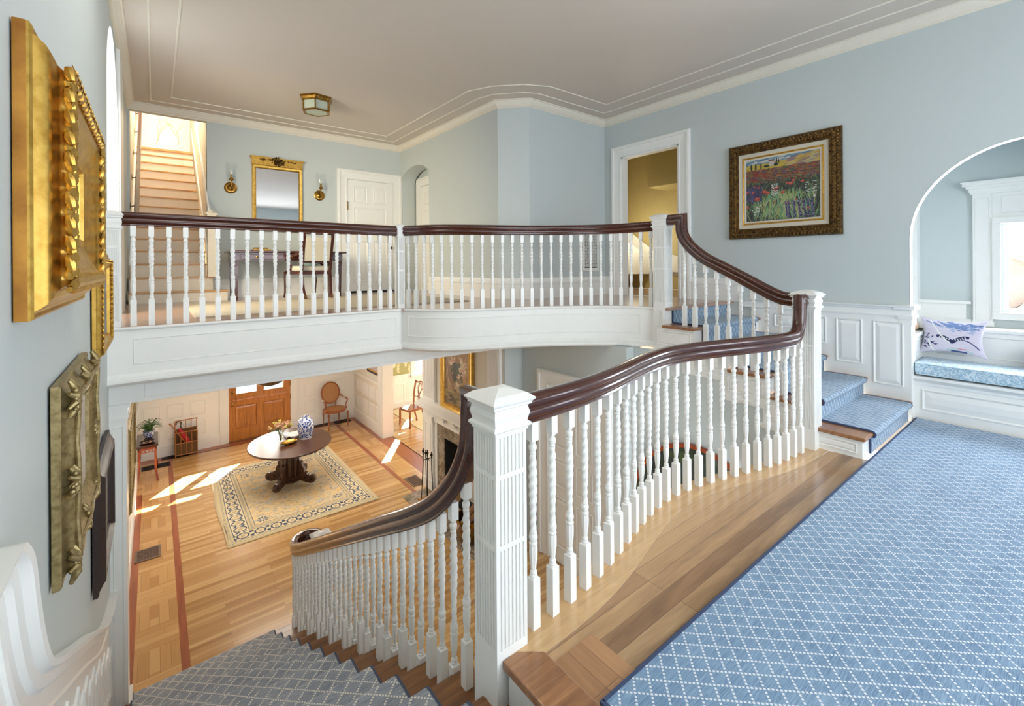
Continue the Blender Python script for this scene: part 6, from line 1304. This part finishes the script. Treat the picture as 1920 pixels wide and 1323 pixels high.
for j in range(9):
    for i in range(9): vsx.append((1.94 + 0.26 * i / 8, 9.40 + 0.24 * j / 8, TT + 0.006 + 0.016 * abs(math.sin(i * 1.3 + j * 0.9)) + 0.012 * abs(math.sin(j * 1.7))))
m.add(vsx, [(j * 9 + i, j * 9 + i + 1, j * 9 + i + 10, j * 9 + i + 9) for j in range(8) for i in range(8)]); q = m.build('napkin', M_WHITEPLASTIC, None, True, 80); tag(q, 'crumpled white cloth lying behind the bowls on the oval table', 'cloth')
sm = q.modifiers.new('thickness', 'SOLIDIFY'); sm.thickness = 0.003

# oval-back armchair by the front door
ch = thing('cane_armchair', 'oval-backed cane armchair standing against the panelled front wall', 'armchair', (3.55, 11.78, ZL), 0.10)
def leg_(x, y, h=0.40, r=0.02):
    m = M(); m.lathe([(0.010, 0), (0.013, 0.02), (0.012, 0.06), (r, h - 0.10), (r * 0.7, h - 0.09), (r * 1.15, h - 0.07), (r * 1.15, h - 0.02), (r, h)], x, y, 0, 10); return m
for x, y in ((-0.24, -0.24), (0.24, -0.24), (-0.20, 0.20), (0.20, 0.20)): leg_(x, y).build('leg', M_CHAIR, ch)
m = M(); m.lathe([(0.27, 0.39), (0.28, 0.40), (0.28, 0.44), (0.265, 0.455), (0.235, 0.455), (0.235, 0.39)], seg=32, caps=False, sy=0.95); m.build('seat_frame', M_CHAIR, ch)
m = M(); m.lathe([(0.001, 0.45), (0.24, 0.452), (0.24, 0.44), (0.001, 0.44)], seg=32, caps=False, sy=0.95); m.build('cane_seat', M_CANE, ch)
ov = [(0.225 * math.cos(2 * PI * k / 36), 0.26 * math.sin(2 * PI * k / 36)) for k in range(36)]
bt = Vector((0, 0.16, 1)).normalized(); bo = Vector((0, 0.24, 0.80))
m = M(); P_ = [bo + Vector((u, 0, 0)) + bt * v for u, v in ov]
m.tube(P_ + [P_[0]], 0.019, 8); m.build('back_frame', M_CHAIR, ch)
m = M(); m.frameprism(bo, (1, 0, 0), bt, (0, 1, 0), [(u * 0.95, v * 0.95) for u, v in ov], -0.004, 0.004); m.build('cane_back', M_CANE, ch, False)
for s in (-1, 1):
    m = M(); m.tube([(s * 0.12, 0.22, 0.44), (s * 0.13, 0.20, 0.60)], 0.015, 8); m.build('back_support', M_CHAIR, ch)
    m = M(); m.tube(catmull([(s * 0.215, 0.22, 0.75), (s * 0.26, 0.10, 0.69), (s * 0.285, -0.05, 0.67), (s * 0.285, -0.13, 0.665), (s * 0.275, -0.12, 0.60), (s * 0.25, -0.10, 0.52), (s * 0.25, -0.16, 0.44)], 5), 0.016, 8); ar = m.build('arm', M_CHAIR, ch)
    m = M(); m.tube([(s * 0.27, 0.06, 0.69), (s * 0.285, -0.03, 0.69)], [0.024, 0.024], 10); m.build('arm_pad', M_LINEN, ar)

# small three-legged stand with dish and fern
sd = thing('plant_stand', 'small red-legged stand with dark square top in the far left corner', 'side table', (-0.12, 11.33, ZL))
m = M(); m.box(-0.165, 0.165, -0.42, 0.42, 0.655, 0.69); m.box(-0.15, 0.15, -0.40, 0.40, 0.64, 0.655); m.build('stand_top', M_DKTOP, sd, False, bevel=0.006)
m = M(); m.box(-0.14, 0.14, -0.38, -0.36, 0.60, 0.655); m.box(-0.14, 0.14, 0.36, 0.38, 0.60, 0.655); m.box(0.12, 0.14, -0.38, 0.38, 0.60, 0.655); m.box(-0.14, -0.12, -0.38, 0.38, 0.60, 0.655)
m.build('apron', M_REDWOOD, sd, False)
m = M()
for k in range(3): x = -0.06 + 0.06 * k; m.tube([(x + 0.028 * math.cos(2 * PI * t / 12), -0.372, 0.575 + 0.022 * math.sin(2 * PI * t / 12)) for t in range(13)], 0.006, 6)
m.box(-0.13, 0.13, -0.378, -0.366, 0.545, 0.556); m.build('fretwork', M_REDWOOD, sd)
for sx in (-1, 1):
    for sy in (-1, 1):
        m = M(); m.sweep(catmull([(sx * 0.125, sy * 0.36, 0.65), (sx * 0.12, sy * 0.36, 0.45), (sx * 0.125, sy * 0.37, 0.22), (sx * 0.155, sy * 0.42, 0.0)], 4), [(-0.017, -0.017), (0.017, -0.017), (0.017, 0.017), (-0.017, 0.017)], sides=(1, 0, 0)); m.build('leg', M_REDWOOD, sd)
q = thing('fern_pot', 'feathery green fern in a blue and white pot on the corner stand', 'potted plant', (-0.10, 11.45, ZL + 0.691))
m = M(); m.lathe([(0.05, 0.0), (0.06, 0.005), (0.075, 0.03), (0.088, 0.08), (0.09, 0.12), (0.095, 0.13), (0.088, 0.135), (0.08, 0.11), (0.001, 0.11)], seg=24, caps=False); m.build('pot', M_BW, q)
m = M(); rr = random.Random(12)
for k in range(60):
    a = rr.uniform(0, 2 * PI); L = rr.uniform(0.12, 0.25); h = rr.uniform(0.03, 0.19); P_ = [Vector((0.02 * math.cos(a), 0.02 * math.sin(a), 0.12)), Vector((L * 0.5 * math.cos(a), L * 0.5 * math.sin(a), 0.14 + h)), Vector((L * math.cos(a), L * math.sin(a), 0.12 + h * 0.8))]
    C3 = catmull(P_, 5); m.tube(C3, 0.0015, 3)
    for i in range(2, len(C3) - 1):
        d = (C3[i + 1] - C3[i]).normalized(); s = d.cross(Vector((0, 0, 1))).normalized()
        for sg in (-1, 1): l = 0.032 * (1 - i / (len(C3) + 3)); m.add([C3[i], C3[i] + s * sg * l + d * 0.012, C3[i] + s * sg * l * 0.8 + d * 0.022, C3[i] + d * 0.010], [(0, 1, 2, 3)])
f_ = m.build('fronds', M_GREEN, q, False, fix=False); f_['kind'] = 'stuff'
q = thing('painted_dish', 'dark painted dish with coral pattern at the front of the corner stand', 'dish', (-0.12, 11.10, ZL + 0.691))
m = M(); m.lathe([(0.04, 0.0), (0.08, 0.006), (0.12, 0.024), (0.117, 0.028), (0.07, 0.012), (0.001, 0.010)], seg=28, caps=False); m.build('dish_body', M_DKTOP, q)
m = M()
for k in range(7): a = k * 0.9; m.lathe([(0.001, 0.0), (0.02, 0.0), (0.001, 0.002)], 0.06 * math.cos(a), 0.06 * math.sin(a), 0.013, 8, caps=False)
m.build('coral_pattern', M_SHELL, q)

# split-bamboo rack
rk = thing('bamboo_rack', 'split bamboo and wicker umbrella rack against the front wall', 'rack', (0.52, 11.97, ZL), 0.0)
hw_ = 0.19; ft, bk_ = -0.08, 0.10
def stick(m, a, b, r=0.009): m.tube([a, b], r, 6)
m = M()
for s in (-1, 1):
    stick(m, (s * hw_, ft, 0.0), (s * hw_, ft, 0.53)); stick(m, (s * hw_, bk_, 0.0), (s * hw_, bk_, 0.74)); stick(m, (s * hw_, ft, 0.30), (s * hw_, bk_, 0.30)); stick(m, (s * hw_, ft, 0.06), (s * hw_, bk_, 0.06))
for z in (0.06, 0.30, 0.53): stick(m, (-hw_, ft, z), (hw_, ft, z), 0.010)
for z in (0.56, 0.74): stick(m, (-hw_, bk_, z), (hw_ + 0.02, bk_, z), 0.010)
for k in range(1, 4): x = -hw_ + 2 * hw_ * k / 4; stick(m, (x, ft, 0.06), (x, ft, 0.53), 0.006); stick(m, (x, bk_, 0.56), (x, bk_, 0.74), 0.006)
m.build('frame', M_BAMBOO, rk)
m = M(); m.box(-hw_, hw_, ft + 0.008, ft + 0.014, 0.06, 0.30); m.box(-hw_, hw_, bk_ - 0.014, bk_ - 0.008, 0.06, 0.56); m.box(-hw_, hw_, ft, bk_, 0.055, 0.065)
for k in range(34): x = -hw_ + 2 * hw_ * (k + 0.5) / 34; stick(m, (x, ft + 0.004, 0.06), (x, ft + 0.004, 0.30), 0.004); stick(m, (x, bk_ - 0.018, 0.06), (x, bk_ - 0.018, 0.56), 0.004)
m.build('wicker_panels', M_WICKER, rk)
um = thing('umbrella', 'furled red umbrella with dark crook handle in the bamboo rack', 'umbrella', (0, 0, 0))
m = M(); a_, b_ = Vector((0.66, 11.96, ZL + 0.10)), Vector((0.39, 11.97, ZL + 0.60)); pts = [a_ + (b_ - a_) * t for t in (0, 0.15, 0.4, 0.7, 0.95, 1.0)]; m.tube(pts, [0.008, 0.03, 0.042, 0.048, 0.03, 0.012], 10); m.build('canopy', M_RED, um)
m = M(); c0 = b_; m.tube(catmull([c0, c0 + Vector((-0.02, 0, 0.06)), c0 + Vector((-0.015, 0, 0.13)), c0 + Vector((-0.06, 0, 0.155)), c0 + Vector((-0.10, 0, 0.12)), c0 + Vector((-0.095, 0, 0.085))], 5), 0.012, 8); m.v = [(x + 0.055, y, z) for x, y, z in m.v]; m.build('handle', M_DKTOP, um)
q = M(); q.tube([(0.60, 11.93, ZL + 0.12), (0.25, 11.94, ZL + 0.73)], 0.010, 8); q.ball((0.245, 11.94, ZL + 0.735), 0.022, 10, 6); o = q.build('walking_stick', M_BAMBOO, None); tag(o, 'plain honey-coloured walking stick leaning in the bamboo rack', 'walking stick')

# registers in the floor
def register(label, x0, x1, y0, y1, mat, cell):
    r = thing('floor_register', label, 'vent', (0, 0, 0)); z = ZL + 0.001
    m = M(); m.box(x0, x1, y0, y1, z, z + 0.003); m.build('register_pit', M_DARK, r, False)  # flat dark plate in place of the shaded hollow below the grate
    m = M(); frame(m, (x0, y0, z), (1, 0, 0), (0, 1, 0), (0, 0, 1), x1 - x0, y1 - y0, [(0, 0), (0, 0.008), (0.028, 0.008), (0.028, 0.003)]); lattice(m, (x0 + 0.025, y0 + 0.025, z + 0.003), (1, 0, 0), (0, 1, 0), (0, 0, 1), x1 - x0 - 0.05, y1 - y0 - 0.05, cell, cell * 0.17, 0.004); m.build('register_grate', mat, r, False)
register('pierced grey-brown floor register in the parquet border nearest the stairs', -0.235, 0.055, 8.01, 8.345, M_GRILLE, 0.034)
register('dark slotted floor register beneath the corner stand', -0.22, 0.24, 11.56, 11.80, M_IRON, 0.04)
register('dark floor register under the bamboo rack', 0.10, 0.56, 11.98, 12.14, M_IRON, 0.04)
register('dark floor register under the cane armchair', 3.62, 4.02, 11.90, 12.12, M_IRON, 0.04)
register('dark floor register behind the cane armchair\'s left leg', 3.10, 3.52, 12.0, 12.14, M_IRON, 0.04)
register('pierced floor register in front of the chimney breast', 3.68, 3.93, 7.60, 8.02, M_GRILLE, 0.034)

# fireplace
fp = thing('fireplace', 'white mantelpiece with brown marble surround and black firebox', 'fireplace', (0, 0, 0))
m = M(); XF = 3.95
m.frameprism((XF, 0, 0), (0, 1, 0), (0, 0, 1), (-1, 0, 0), [(7.14, ZL), (7.14, -1.19), (5.76, -1.19), (5.76, ZL), (5.98, ZL), (5.98, -1.41), (6.92, -1.41), (6.92, ZL)], 0, 0.02); m.build('marble_surround', M_MARBLE, fp, False)
m = M(); m.box(XF, 4.5, 5.96, 5.98, ZL, -1.40); m.box(XF, 4.5, 6.92, 6.94, ZL, -1.40); m.box(4.5, 4.52, 5.96, 6.94, ZL, -1.40); m.box(XF, 4.5, 5.96, 6.94, -1.41, -1.40); m.box(XF - 0.0, 4.5, 5.98, 6.92, ZL, ZL + 0.01); m.build('firebox', M_DARK, fp, False)
m = M()
for y0, y1 in ((7.14, 7.62), (5.28, 5.76)):
    m.box(XF - 0.04, XF, y0, y1, ZL, -1.12); m.box(XF - 0.075, XF, y0 + 0.10 if y0 > 6 else y0 + 0.06, y1 - 0.06 if y0 > 6 else y1 - 0.10, ZL, -1.14); m.box(XF - 0.10, XF, y0 + 0.08, y1 - 0.04, -1.20, -1.12); m.box(XF - 0.09, XF, y0 + 0.08, y1 - 0.04, ZL, ZL + 0.18)
    m.panel((XF - 0.075, 0, 0), (0, 1, 0), (0, 0, 1), (-1, 0, 0), y0 + 0.15, ZL + 0.25, y1 - 0.11, -1.25, 0.01, 0.006, 0, False)
m.box(XF - 0.06, XF, 5.28, 7.62, -1.19, -1.04)
m.build('mantel_legs', M_TRIM, fp, False)
m = M(); m.sweep([(XF, 5.24, -0.96), (XF, 7.66, -0.96)], [(0.0, -0.10), (0.08, -0.098), (0.10, -0.08), (0.15, -0.06), (0.19, -0.045), (0.21, -0.035), (0.22, -0.03), (0.22, 0.0), (0.0, 0.0)], sides=(-1, 0, 0)); m.build('mantel_shelf', M_TRIM, fp)
m = M()
for y in (6.1, 6.45, 6.8): m.box(XF - 0.12, XF, y - 0.03, y + 0.03, -1.10, -1.045)
m.build('corbels', M_TRIM, fp, False)
m = M(); m.box(3.37, XF - 0.02, 5.2, 7.40, ZL + 0.0, ZL + 0.012); q = m.build('hearth', M_MARBLE, None, False); struct(q)
ft_ = thing('fire_tools', 'iron fireplace tool set with turned finials on a brass base', 'fire tools', (3.66, 7.02, ZL + 0.013))
m = M(); m.box(-0.14, 0.14, -0.10, 0.10, 0.0, 0.025); m.build('base', M_BRASS, ft_, False, bevel=0.006)
def tool(x, y, h, name, lean=0.0):
    m = M(); m.tube([(x + lean, y, 0.03), (x, y, h * 0.8), (x, y, h)], 0.007, 6); m.lathe([(0.008, h - 0.06), (0.018, h - 0.05), (0.008, h - 0.035), (0.02, h - 0.01), (0.022, h + 0.01), (0.008, h + 0.03), (0.012, h + 0.045), (0.001, h + 0.06)], x, y, 0, 10, caps=False); return m.build(name, M_IRON, ft_)
tool(0, 0, 0.80, 'centre_post'); tool(-0.07, 0.02, 0.84, 'poker', -0.04); tool(0.06, -0.03, 0.76, 'shovel', 0.03); tool(0.0, 0.06, 0.78, 'brush', 0.02)
m = M(); m.tube([(-0.09, 0.0, 0.70), (0.09, 0.0, 0.70)], 0.008, 6); m.tube([(0, -0.07, 0.70), (0, 0.08, 0.70)], 0.008, 6); m.build('hanger', M_IRON, ft_)
lb = thing('log_basket', 'round brass log bucket with firewood glimpsed behind the stair balusters', 'log basket', (3.62, 5.62, ZL + 0.013))
m = M(); m.lathe([(0.15, 0.0), (0.17, 0.02), (0.20, 0.18), (0.22, 0.34), (0.21, 0.34), (0.19, 0.18), (0.16, 0.03), (0.001, 0.03)], seg=28, caps=False); m.build('bucket', M_BRASS, lb)
for k, (x, y, a) in enumerate(((-0.06, 0.0, 0.3), (0.06, 0.02, 0.5), (0.0, -0.05, -0.2))):
    m = M(); d = Vector((math.cos(a), math.sin(a), 0.5)).normalized() * 0.22; c_ = Vector((x, y, 0.32)); m.tube([c_ - d, c_ + d], 0.05, 9); m.build('log', M_OAK_TREAD, lb)
# still life above the mantel
Hh, Ww = 110, 76; im = canvas(Hh, Ww, (176, 140, 88)); rr = random.Random(41)
for _ in range(500): dab(im, rr.uniform(0, Ww), rr.uniform(0, Hh), rr.uniform(2, 8), rr.uniform(1, 4), rr.choice([(186, 150, 96), (162, 124, 74), (196, 162, 108), (144, 108, 66)]), rr.uniform(-1.6, 1.6), 0.5)
for _ in range(260): dab(im, rr.uniform(0, 30), rr.uniform(30, Hh), rr.uniform(6, 14), rr.uniform(0.8, 2), rr.choice([(150, 118, 76), (118, 86, 56), (196, 164, 116), (134, 96, 70)]), rr.uniform(-1.9, -1.2), 0.6)
for _ in range(160): dab(im, rr.uniform(0, Ww), rr.uniform(84, Hh), 8, 2, rr.choice([(96, 82, 50), (140, 120, 70), (70, 58, 40), (170, 146, 96)]), rr.uniform(-0.3, 0.3), 0.6)
for _ in range(160): x = rr.gauss(40, 7); y = rr.uniform(40, 66); dab(im, x, y, rr.uniform(4, 9), 1.1, rr.choice([(60, 66, 44), (86, 92, 58), (44, 48, 36)]), rr.uniform(-2.6, -0.5))
dab(im, 44, 74, 11, 10, (168, 150, 116)); dab(im, 41, 71, 5, 5, (206, 190, 154)); dab(im, 44, 66, 6, 4, (130, 116, 84)); dab(im, 50, 78, 4, 6, (110, 92, 64))
for x, y in ((34, 12), (22, 26), (30, 34), (52, 30), (60, 40), (58, 54), (50, 46), (62, 50), (30, 20), (20, 38), (46, 58), (66, 36)):
    for k in range(10): dab(im, x + rr.gauss(0, 2), y + rr.gauss(0, 2), 3.2, 1.9, rr.choice([(222, 200, 170), (206, 176, 150), (196, 150, 124), (232, 216, 190)]), rr.uniform(-1.5, 1.5))
pt = thing('framed_painting', 'gilt-framed still life of pale flowers above the mantelpiece', 'painting', (0, 0, 0))
y0, y1, z0, z1 = 5.98, 7.0, -0.90, 0.44; O = (3.946, y1, z0); U = (0, -1, 0); V = (0, 0, 1); Nn = (-1, 0, 0)
m = M(); frame(m, O, U, V, Nn, y1 - y0, z1 - z0, [(0, 0), (0, 0.035), (0.015, 0.05), (0.035, 0.046), (0.05, 0.032), (0.09, 0.026), (0.105, 0.034), (0.12, 0.034), (0.13, 0.016)]); m.build('frame', M_GOLD, pt)
raster_mesh('canvas', im, (3.946 - 0.018, y1 - 0.13, z0 + 0.13), (0, -(y1 - y0 - 0.26), 0), (0, 0, z1 - z0 - 0.26), M_PIC, pt)
# small dark picture on the side wall
sp_ = thing('framed_painting', 'small black and gold framed picture above the side wainscot', 'painting', (0, 0, 0))
O = (4.198, 11.18, -1.04); m = M(); frame(m, O, U, V, Nn, 0.76, 0.62, [(0, 0), (0, 0.03), (0.03, 0.034), (0.045, 0.022), (0.05, 0.022)]); m.build('frame', M_BLACK, sp_)
m = M(); frame(m, O, U, V, Nn, 0.76, 0.62, [(0.048, 0.012), (0.05, 0.026), (0.075, 0.022), (0.078, 0.012)]); m.build('gilt_slip', M_GOLD, sp_)
raster_mesh('print', dim(20, 24, 6, [(196, 178, 176), (170, 152, 156), (214, 200, 196)]), (4.186, 11.18 - 0.075, -1.04 + 0.075), (0, -0.61, 0), (0, 0, 0.47), M_PIC, sp_)
# oval picture on the stair hall wall
op = thing('oval_picture', 'large oval landscape picture in a red mahogany frame seen between landing balusters', 'picture', (0, 0, 0))
cy_, cz_, ry_, rz_ = 2.50, -1.30, 0.83, 0.965; xo = 4.40
P_ = [(xo - 0.012, cy_ + ry_ * math.cos(2 * PI * k / 64), cz_ + rz_ * math.sin(2 * PI * k / 64)) for k in range(65)]
m = M(); m.tube(P_, 0.026, 10, caps=False); m.build('frame', M_REDWOOD, op)
Hh, Ww = 80, 90; im = canvas(Hh, Ww, (70, 84, 52)); rr = random.Random(51)
for _ in range(500): y = rr.uniform(0, Hh); dab(im, rr.uniform(0, Ww), y, rr.uniform(3, 9), 1.6, rr.choice([(50, 62, 60), (64, 74, 76), (44, 54, 44)] if y < 28 else [(92, 104, 44), (74, 90, 46), (110, 116, 52), (60, 76, 50)]), rr.uniform(-0.5, 0.7), 0.7)
for _ in range(90): dab(im, rr.gauss(40, 14), rr.uniform(36, Hh), 1, 1, rr.choice([(214, 170, 40), (196, 186, 60)]))
bm_ = raster_mesh('oval_canvas', im, (xo - 0.006, cy_ + ry_, cz_ - rz_), (0, -2 * ry_, 0), (0, 0, 2 * rz_), M_PIC, op)
import bmesh
b_ = bmesh.new(); b_.from_mesh(bm_.data); bmesh.ops.delete(b_, geom=[f for f in b_.faces if ((f.calc_center_median().y - cy_) / ry_) ** 2 + ((f.calc_center_median().z - cz_) / rz_) ** 2 > 1.0], context='FACES'); b_.to_mesh(bm_.data); b_.free()

# dining chair beyond the opening
dn_ = thing('dining_chair', 'honey-brown pierced-back dining chair in the sunlit dining room', 'chair', (5.28, 10.62, ZL + 0.013), 1.75)
for s in (-1, 1):
    m = M(); m.sweep(catmull([(s * 0.17, -0.09, 0.0), (s * 0.175, -0.03, 0.22), (s * 0.18, 0.0, 0.45), (s * 0.20, -0.03, 0.75), (s * 0.22, -0.10, 1.02)], 4), [(-0.014, -0.018), (0.014, -0.018), (0.014, 0.018), (-0.014, 0.018)], sides=(1, 0, 0)); m.build('back_leg', M_CHAIR, dn_)
    m = M(); m.box(s * 0.21 - 0.018, s * 0.21 + 0.018, 0.38, 0.416, 0, 0.42); m.build('front_leg', M_CHAIR, dn_, False)
m = M(); m.box(-0.2, 0.2, -0.01, 0.42, 0.40, 0.455); m.build('seat', M_CHAIR, dn_, False, bevel=0.008)
m = M(); m.tube(catmull([(-0.25, -0.11, 1.03), (-0.12, -0.10, 1.005), (0, -0.10, 1.04), (0.12, -0.10, 1.005), (0.25, -0.11, 1.03)], 5), 0.018, 8); m.build('top_rail', M_CHAIR, dn_)
m = M()
for s in (-1, 1):
    m.tube(catmull([(s * 0.03, 0.0, 0.46), (s * 0.05, -0.01, 0.62), (s * 0.02, -0.04, 0.76), (s * 0.09, -0.07, 0.88), (s * 0.05, -0.10, 1.0)], 5), 0.009, 6); m.tube(catmull([(s * 0.01, 0.0, 0.46), (s * 0.0, -0.02, 0.66), (-s * 0.06, -0.05, 0.82), (-s * 0.02, -0.10, 1.0)], 5), 0.009, 6)
m.tube([(-0.19, -0.02, 0.66), (0.19, -0.02, 0.66)], 0.008, 6); m.build('splat', M_CHAIR, dn_)
